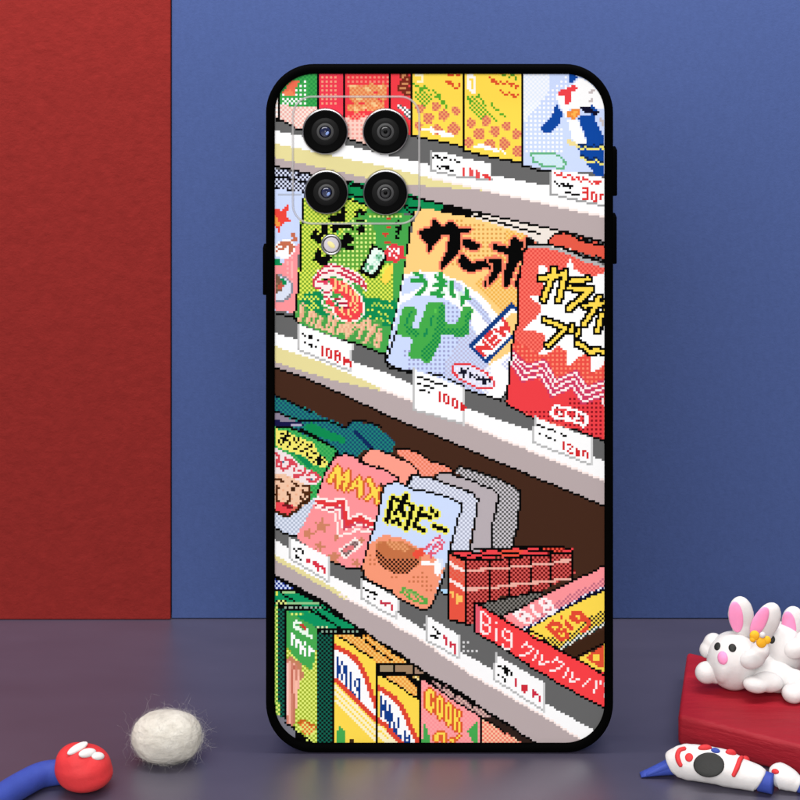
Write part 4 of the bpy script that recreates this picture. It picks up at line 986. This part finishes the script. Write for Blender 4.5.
# ---------------------------------------------------------------- the ball of wool
wc = floor_at(167, 759.5); s = wc.y / FPX
wool = empty('wool_ball', (wc.x, wc.y, 0), 'white fuzzy oval ball of felted wool on the table left of the phone case', 'wool ball')
rx, rz = 35.5 * s, 23.8 * s
cw = Vector((wc.x, wc.y, rz * .97))
bm = bmesh.new(); bmesh.ops.create_icosphere(bm, subdivisions=6, radius=1)
from mathutils import noise
for v in bm.verts:
    p = v.co.copy(); q = Vector((math.copysign(abs(p.x) ** .86, p.x), math.copysign(abs(p.y) ** .95, p.y), math.copysign(abs(p.z) ** .86, p.z)))
    k = 1 + .045 * noise.noise(p * 1.7 + Vector((3, 1, 7))) + .022 * noise.noise(p * 4.3) + .010 * noise.noise(Vector((p.x * 5, p.y * 5, p.z * 16)))
    v.co = Vector((q.x * rx * .97 * k, q.y * rx * .72 * k, q.z * rz * .97 * k)) + cw
wm = from_bm(bm); link('wool_core', wm, M_wool, wool)
def strands(n, lo, hi, thick, loose):
    cu = bpy.data.curves.new('fuzz', 'CURVE'); cu.dimensions = '3D'; cu.bevel_depth = thick; cu.bevel_resolution = 0; cu.use_fill_caps = False
    for _ in range(n):
        while True:
            d = Vector((random.gauss(0, 1), random.gauss(0, 1), random.gauss(0, 1))).normalized()
            if d.y < .55: break
        p = Vector((d.x * rx * .97, d.y * rx * .72, d.z * rz * .97)) + cw
        t = d.cross(Vector((random.gauss(0, 1), random.gauss(0, 1), random.gauss(0, 1)))).normalized(); L = random.uniform(lo, hi)
        curl = random.uniform(-1, 1); pts = []
        for k in range(7):
            u = k / 6; q = p + t * L * u + d * (L * loose * (u - u * u * random.uniform(.2, .9)) + .0001)
            q = q + d.cross(t) * L * .3 * math.sin(u * 2.2 + curl) * curl; q.z = max(q.z, .0001); pts.append(q)
        sp = cu.splines.new('POLY'); sp.points.add(6)
        for k, q in enumerate(pts): sp.points[k].co = (*q, 1); sp.points[k].radius = 1 - .5 * k / 6
    return cu
fz = link('fuzz', strands(2600, .0008, .0026, .000010, .34), M_hair, wool); fz['kind'] = 'stuff'
fy = link('loose_fibres', strands(130, .0025, .0066, .0000105, .65), M_hair, wool); fy['kind'] = 'stuff'

# ---------------------------------------------------------------- the red clay fist on a blue arm
fc = floor_at(83, 788); s = fc.y / FPX
arm = empty('clay_fist', (fc.x, fc.y, 0), 'blue clay arm ending in a round red fist with three white bars', 'clay figure')
bm = bmesh.new(); r = 29.5 * s
ball(bm, Vector((fc.x, fc.y, r * .70)), (r * .97, r * .86, r * .70)); ball(bm, Vector((fc.x + r * .06, fc.y, r * .52)), (r * .97, r * .86, r * .52)); ball(bm, Vector((fc.x - r * .24, fc.y, r * .90)), (r * .70, r * .70, r * .56))
ball(bm, Vector((fc.x - r * .10, fc.y - r * .1, r * .96)), (r * .66, r * .66, r * .54))
fm = blend(bm, .00035, 14); fist = link('fist', fm, M_wred, arm)
T = tree_of(fm)
for u, v, a, b, rot in ((77.5, 748.0, 11.5, 4.6, 38), (87.5, 752.8, 10.0, 4.5, 33), (98.0, 756.0, 7.2, 4.2, 26)):
    link('finger_bar', pellet(T, u, v, a, b, rot, .75, .1), M_white, arm)
sp = [floor_at(64, 783), floor_at(42, 786.5), floor_at(20, 798), floor_at(-4, 814), floor_at(-36, 836)]
rr = [11.5 * s, 12.0 * s, 12.5 * s, 13 * s, 13.5 * s]
link('sleeve', tube_mesh([Vector((p.x, p.y, q * .98)) for p, q in zip(sp, rr)], rr, 24), M_wblue, arm)

# ---------------------------------------------------------------- the painted slab
A = floor_at(678, 745.5); B = floor_at(800, 777)
HB = 30.5 * A.y / FPX
Ct = floor_at(687, 651, HB)
ea, ec = (B - A), (Vector((Ct.x, Ct.y, 0)) - A)
B2 = A + ea * 1.9; C0 = A + ec; D2 = B2 + ec
def prism(quad, h, bevel):
    bm = bmesh.new(); lo = [bm.verts.new((p.x, p.y, 0)) for p in quad]; hi = [bm.verts.new((p.x, p.y, h)) for p in quad]
    bm.faces.new(lo[::-1]); bm.faces.new(hi)
    for k in range(4): bm.faces.new((lo[k], lo[(k + 1) % 4], hi[(k + 1) % 4], hi[k]))
    bmesh.ops.recalc_face_normals(bm, faces=bm.faces)
    bmesh.ops.bevel(bm, geom=bm.edges[:], offset=bevel, segments=4, profile=.5, affect='EDGES')
    return from_bm(bm)
blk = link('wooden_block', prism([A, B2, D2, C0], HB, .0011), M_box, smooth=True)
tag(blk, 'glossy red painted block at the right with the clay rabbits lying on it', 'block')

# ---------------------------------------------------------------- clay rabbits
RD0 = floor_at(733, 688, HB)
def rabbit(du, dd, label, flower):
    d0 = RD0.y + dd
    k = d0 / FPX
    def q(u, v, dy=0.0): return at(u + du, v, d0 + dy) + Vector((0, 0, lift))
    lift = 0.0
    lift = HB - (at(733, 687, d0).z)
    root = empty('clay_rabbit', (q(740, 688).x, d0, HB), label, 'clay rabbit', 'clay rabbits lying on the red block')
    Ry = lambda a: Matrix.Rotation(math.radians(a), 3, 'Y')
    bm = bmesh.new()
    def lump(u, v, a, b, c=None, rot=0, dy=0.0):
        ball(bm, q(u, v, dy), (a * k, (c if c else min(a, b)) * k, b * k), Ry(rot))
    lump(733.5, 659.5, 27, 28, 23)
    lump(722, 663, 12, 18, 20, 0, -.0006)
    if flower:
        lump(757, 668, 22, 18, 17, 4, .0004); lump(776, 675.5, 22, 14.5, 16, 8, -.0012); lump(794, 681, 14, 12, 14, 8, -.0022)
    else:
        lump(752, 668, 20, 18, 17, 0, .0020); lump(772, 672, 20, 16, 17, 0, .0026)
    body = blend(bm, .00032, 10)
    b = link('body', body, M_white, root)
    def part(name, lumps, m, parent=root, it=10):
        bm2 = bmesh.new()
        for (u, v, a, b_, c, rot, dy) in lumps: ball(bm2, q(u, v, dy), (a * k, c * k, b_ * k), Ry(rot))
        return link(name, blend(bm2, .0003, it), m, parent)
    if flower: part('arm', [(707, 671.5, 12.2, 10.6, 10, -4, -.0012), (716, 674, 9, 8, 9, 0, -.0008)], M_white)
    part('arm', [(712.5, 641, 10, 8.3, 8, -32, .0022), (707, 648.5, 8.4, 7.6, 8, -58, .0020)], M_white)
    part('cheek_paw', [(752, 658, 13.5, 9.3, 9, -10, -.0046), (760, 650, 10, 9, 9, -24, -.0040)], M_white)
    if flower:
        part('foot', [(756, 683.5, 13.5, 7.8, 9, 6, -.0060), (768, 681, 16, 9.5, 10, 6, -.0048)], M_white)
        part('foot', [(793, 692.5, 11.5, 9, 10, 6, -.0068), (803, 689, 13, 10, 11, 0, -.0056)], M_white)
    eu, ev = (0, 0) if flower else (9, 20)
    e1 = part('ear', [(741 + eu, 614.5 + ev, 13.2, 19.5, 7.0, -5, .0010), (742.5 + eu, 627 + ev, 10.5, 14, 6.6, -4, .0010)], M_white)
    def pad(u, v, a, b_, c, rot, dy):
        bm3 = bmesh.new(); ball(bm3, q(u + eu, v + ev, dy), (a * k, c * k, b_ * k), Ry(rot)); return from_bm(bm3)
    link('inner_ear', pad(736.0, 616, 7.2, 15.5, 2.2, -7, -.0006), M_pink, e1)
    e2 = part('ear', [(767 + eu, 620 + ev, 12.8, 20, 7.0, 26, .0014), (763 + eu, 630 + ev, 11, 15, 6.6, 24, .0014)], M_white)
    link('inner_ear', pad(759.5, 620.5, 7.0, 16, 2.3, 27, -.0004), M_pink, e2)
    T = tree_of(body)
    def here(u, v, a, b_, rot=0, bulge=.45, sink=.2):
        o = Vector((0, 0, H)); p = q(u, v)
        dv = (p - o).normalized(); hit = T.ray_cast(o, dv); p, n = hit[0], hit[1]
        right = (Vector((1, 0, 0)) - n * n.x).normalized(); up = n.cross(right)
        if up.z < 0: up = -up
        c, sn = math.cos(math.radians(rot)), math.sin(math.radians(rot)); aa, bb = right * c + up * sn, up * c - right * sn
        t = min(a, b_) * k * bulge; bm3 = bmesh.new(); ball(bm3, p - n * t * sink, (a * k, b_ * k, t), Matrix((aa, bb, n)).transposed()); return from_bm(bm3)
    if flower:
        link('eye', here(717.2, 645.2, 3.8, 4.0), M_dark, root); link('eye', here(732.4, 646.8, 3.9, 4.0), M_dark, root)
        link('nose', here(722.5, 657.0, 5.4, 6.2, 0, .6), M_pink, root)
    else:
        link('eye', here(727.5, 648.5, 3.6, 4.0), M_dark, root); link('eye', here(714.5, 647.5, 3.6, 4.0), M_dark, root); link('nose', here(717.5, 657.0, 4.6, 5.4, 0, .6), M_pink, root)
    if flower:
        fr = link('flower', (lambda bm3: (ball(bm3, q(762.5, 634.0, -.0072), (3.0 * k, 2.4 * k, 3.0 * k)), from_bm(bm3))[1])(bmesh.new()), M_white, root)
        for u, v, a in ((754.5, 634.5, 4.9), (761.5, 641.5, 5.3), (752.8, 638.0, 3.2), (767.0, 639.0, 4.0)):
            link('petal', (lambda bm3: (ball(bm3, q(u, v, -.0068), (a * k, 2.4 * k, a * k)), from_bm(bm3))[1])(bmesh.new()), M_yellow, fr)
    return root
rabbit(0, 0, 'white clay rabbit with a yellow flower at its ear, nearest the middle of the photo', True)
rabbit(44, .0052, 'white clay rabbit behind the flowered one, cut off by the right edge', False)

# ---------------------------------------------------------------- the clay fish-like roll and the piece beside it
P1, P2_ = floor_at(672, 774.5), floor_at(760, 791)
s = P1.y / FPX
roll = empty('clay_roll', ((P1 + P2_) / 2), 'white clay roll with blue tails, red strokes and one big black oval', 'clay figure')
dv = (P2_ - P1); L = dv.length
def along(t, r): p = P1 + dv * t; return Vector((p.x, p.y, r))
prof = [(0.0, 10.5), (.05, 13.2), (.18, 15.8), (.4, 16.6), (.62, 16.0), (.82, 13.8), (.96, 12.0), (1.0, 10.5)]
def flat_tube(prof, along):
    return tube_mesh([along(t, r * s * 1.0) for t, r in prof], [r * s for t, r in prof], 30)
rm = flat_tube(prof, along)
for v in rm.vertices: v.co += v.normal * (.00022 * noise.noise(v.co * 260) + .00010 * noise.noise(v.co * 700))
rm.update(); link('body', rm, M_white, roll)
T = tree_of(rm)
def tail(pts, radii, flat): return tube_mesh(pts, radii, 16, flat)
p0 = along(.02, 9.5 * s); nd = dv.normalized()
def wedge(c0, c1, w0, w1, h0, h1):
    """a pinched flat fin from c0 to c1"""
    d = (c1 - c0).normalized(); a = d.cross(Vector((0, 0, 1))).normalized(); vs, fs = [], []
    for i in range(9):
        t = i / 8; c = c0.lerp(c1, t); w = w0 + (w1 - w0) * t; h = h0 + (h1 - h0) * t ** .8
        for k in range(14):
            g = 2 * math.pi * k / 14; vs.append(c + a * w * math.cos(g) + Vector((0, 0, 1)) * h * math.sin(g))
    for i in range(8):
        for k in range(14): fs.append((i * 14 + k, i * 14 + (k + 1) % 14, (i + 1) * 14 + (k + 1) % 14, (i + 1) * 14 + k))
    fs.append(tuple(range(14))); fs.append(tuple(8 * 14 + k for k in range(14)))
    return fix_normals(mesh(vs, fs))
q0 = floor_at(640.5, 776.5)
link('tail', wedge(p0, Vector((q0.x, q0.y, 1.6 * s)), 8.5 * s, 4.5 * s, 9.2 * s, 1.5 * s), M_wblue, roll)
link('tail_fold', wedge(p0 + Vector((0, -.0010, .0009)), Vector((q0.x + .0012, q0.y - .0008, 3.2 * s)), 3.6 * s, 1.4 * s, 6.5 * s, 1.4 * s), M_wblue, roll)
p1 = along(.985, 10.5 * s); q1 = floor_at(773, 794)
link('tail', wedge(p1, Vector((q1.x, q1.y, 10 * s)), 9.0 * s, 9.0 * s, 10.5 * s, 9.5 * s), M_wblue, roll)
link('black_oval', pellet(T, 708.8, 764.8, 15.6, 11.2, 0, .16, .3), M_dark, roll)
link('red_stroke', bar_on(T, [(685.5, 748.6), (680, 750.5), (677.6, 755.5), (678.6, 761), (681.2, 766)], 2.6), M_wred, roll)
link('red_dot', pellet(T, 689, 757.3, 4.3, 4.0, 0, .3), M_wred, roll)
link('red_dot', pellet(T, 705, 748.0, 7.0, 3.2, 0, 1.1, .05), M_wred, roll)
link('blue_dot', pellet(T, 715.5, 750.8, 4.6, 3.0, -20, .9, .05), M_wblue, roll)
link('red_dot', pellet(T, 731, 752.8, 5.8, 3.2, -12, 1.1, .05), M_wred, roll)
link('red_stroke', bar_on(T, [(742, 757.5), (740, 760), (737, 768), (733.2, 776)], 2.5), M_wred, roll)
link('red_dot', pellet(T, 746, 757.0, 4.2, 3.0, -20, 1.0, .05), M_wred, roll)
E1, E2 = floor_at(780, 788), floor_at(799, 792.5)
piece = empty('clay_roll', ((E1 + E2) / 2), 'small white clay roll end with a red spot and blue tip, at the right edge', 'clay figure')
ea2 = E2 - E1
def along2(t, r): p = E1 + ea2 * t; return Vector((p.x, p.y, r))
em = tube_mesh([along2(t, r * s) for t, r in [(-.3, 9), (0, 12), (.5, 10.5), (.8, 8.6), (1.0, 7)]], [r * s for r in (9, 12, 10.5, 8.6, 7)], 24)
link('body', em, M_white, piece); T2 = tree_of(em)
link('red_dot', pellet(T2, 775, 771.5, 4.2, 2.6, -15, .7), M_wred, piece)
q2 = floor_at(816, 796)
link('tail', wedge(along2(.95, 7 * s), Vector((q2.x, q2.y, 5 * s)), 6 * s, 6 * s, 7 * s, 5 * s), M_wblue, piece)

# ---------------------------------------------------------------- light
def area(name, loc, target, sx, sy, power, col=(1, 1, 1)):
    l = bpy.data.lights.new(name, 'AREA'); l.shape = 'RECTANGLE'; l.size = sx; l.size_y = sy; l.energy = power; l.color = col
    o = bpy.data.objects.new(name, l); COL.objects.link(o); o.location = loc
    o.rotation_euler = (Vector(target) - Vector(loc)).to_track_quat('-Z', 'Y').to_euler(); return o
area('softbox_front', (-.24, -.68, .78), (0, .5, .1), 1.3, .8, 22.5, (1, .985, .97))
lt = area('striplight_wall', (-.06, .477, .335), (-.06, .549, .15), .8, .05, 1.5, (1, .98, .96)); lt.data.spread = math.radians(120)
w = bpy.data.worlds.new('World'); scn.world = w; w.use_nodes = True
w.node_tree.nodes['Background'].inputs['Color'].default_value = (.9, .93, 1, 1); w.node_tree.nodes['Background'].inputs['Strength'].default_value = .20
scn.view_settings.view_transform = 'Standard'; scn.view_settings.look = 'None'; scn.view_settings.exposure = 0; scn.view_settings.gamma = 1
scn.render.resolution_x = scn.render.resolution_y = 1024
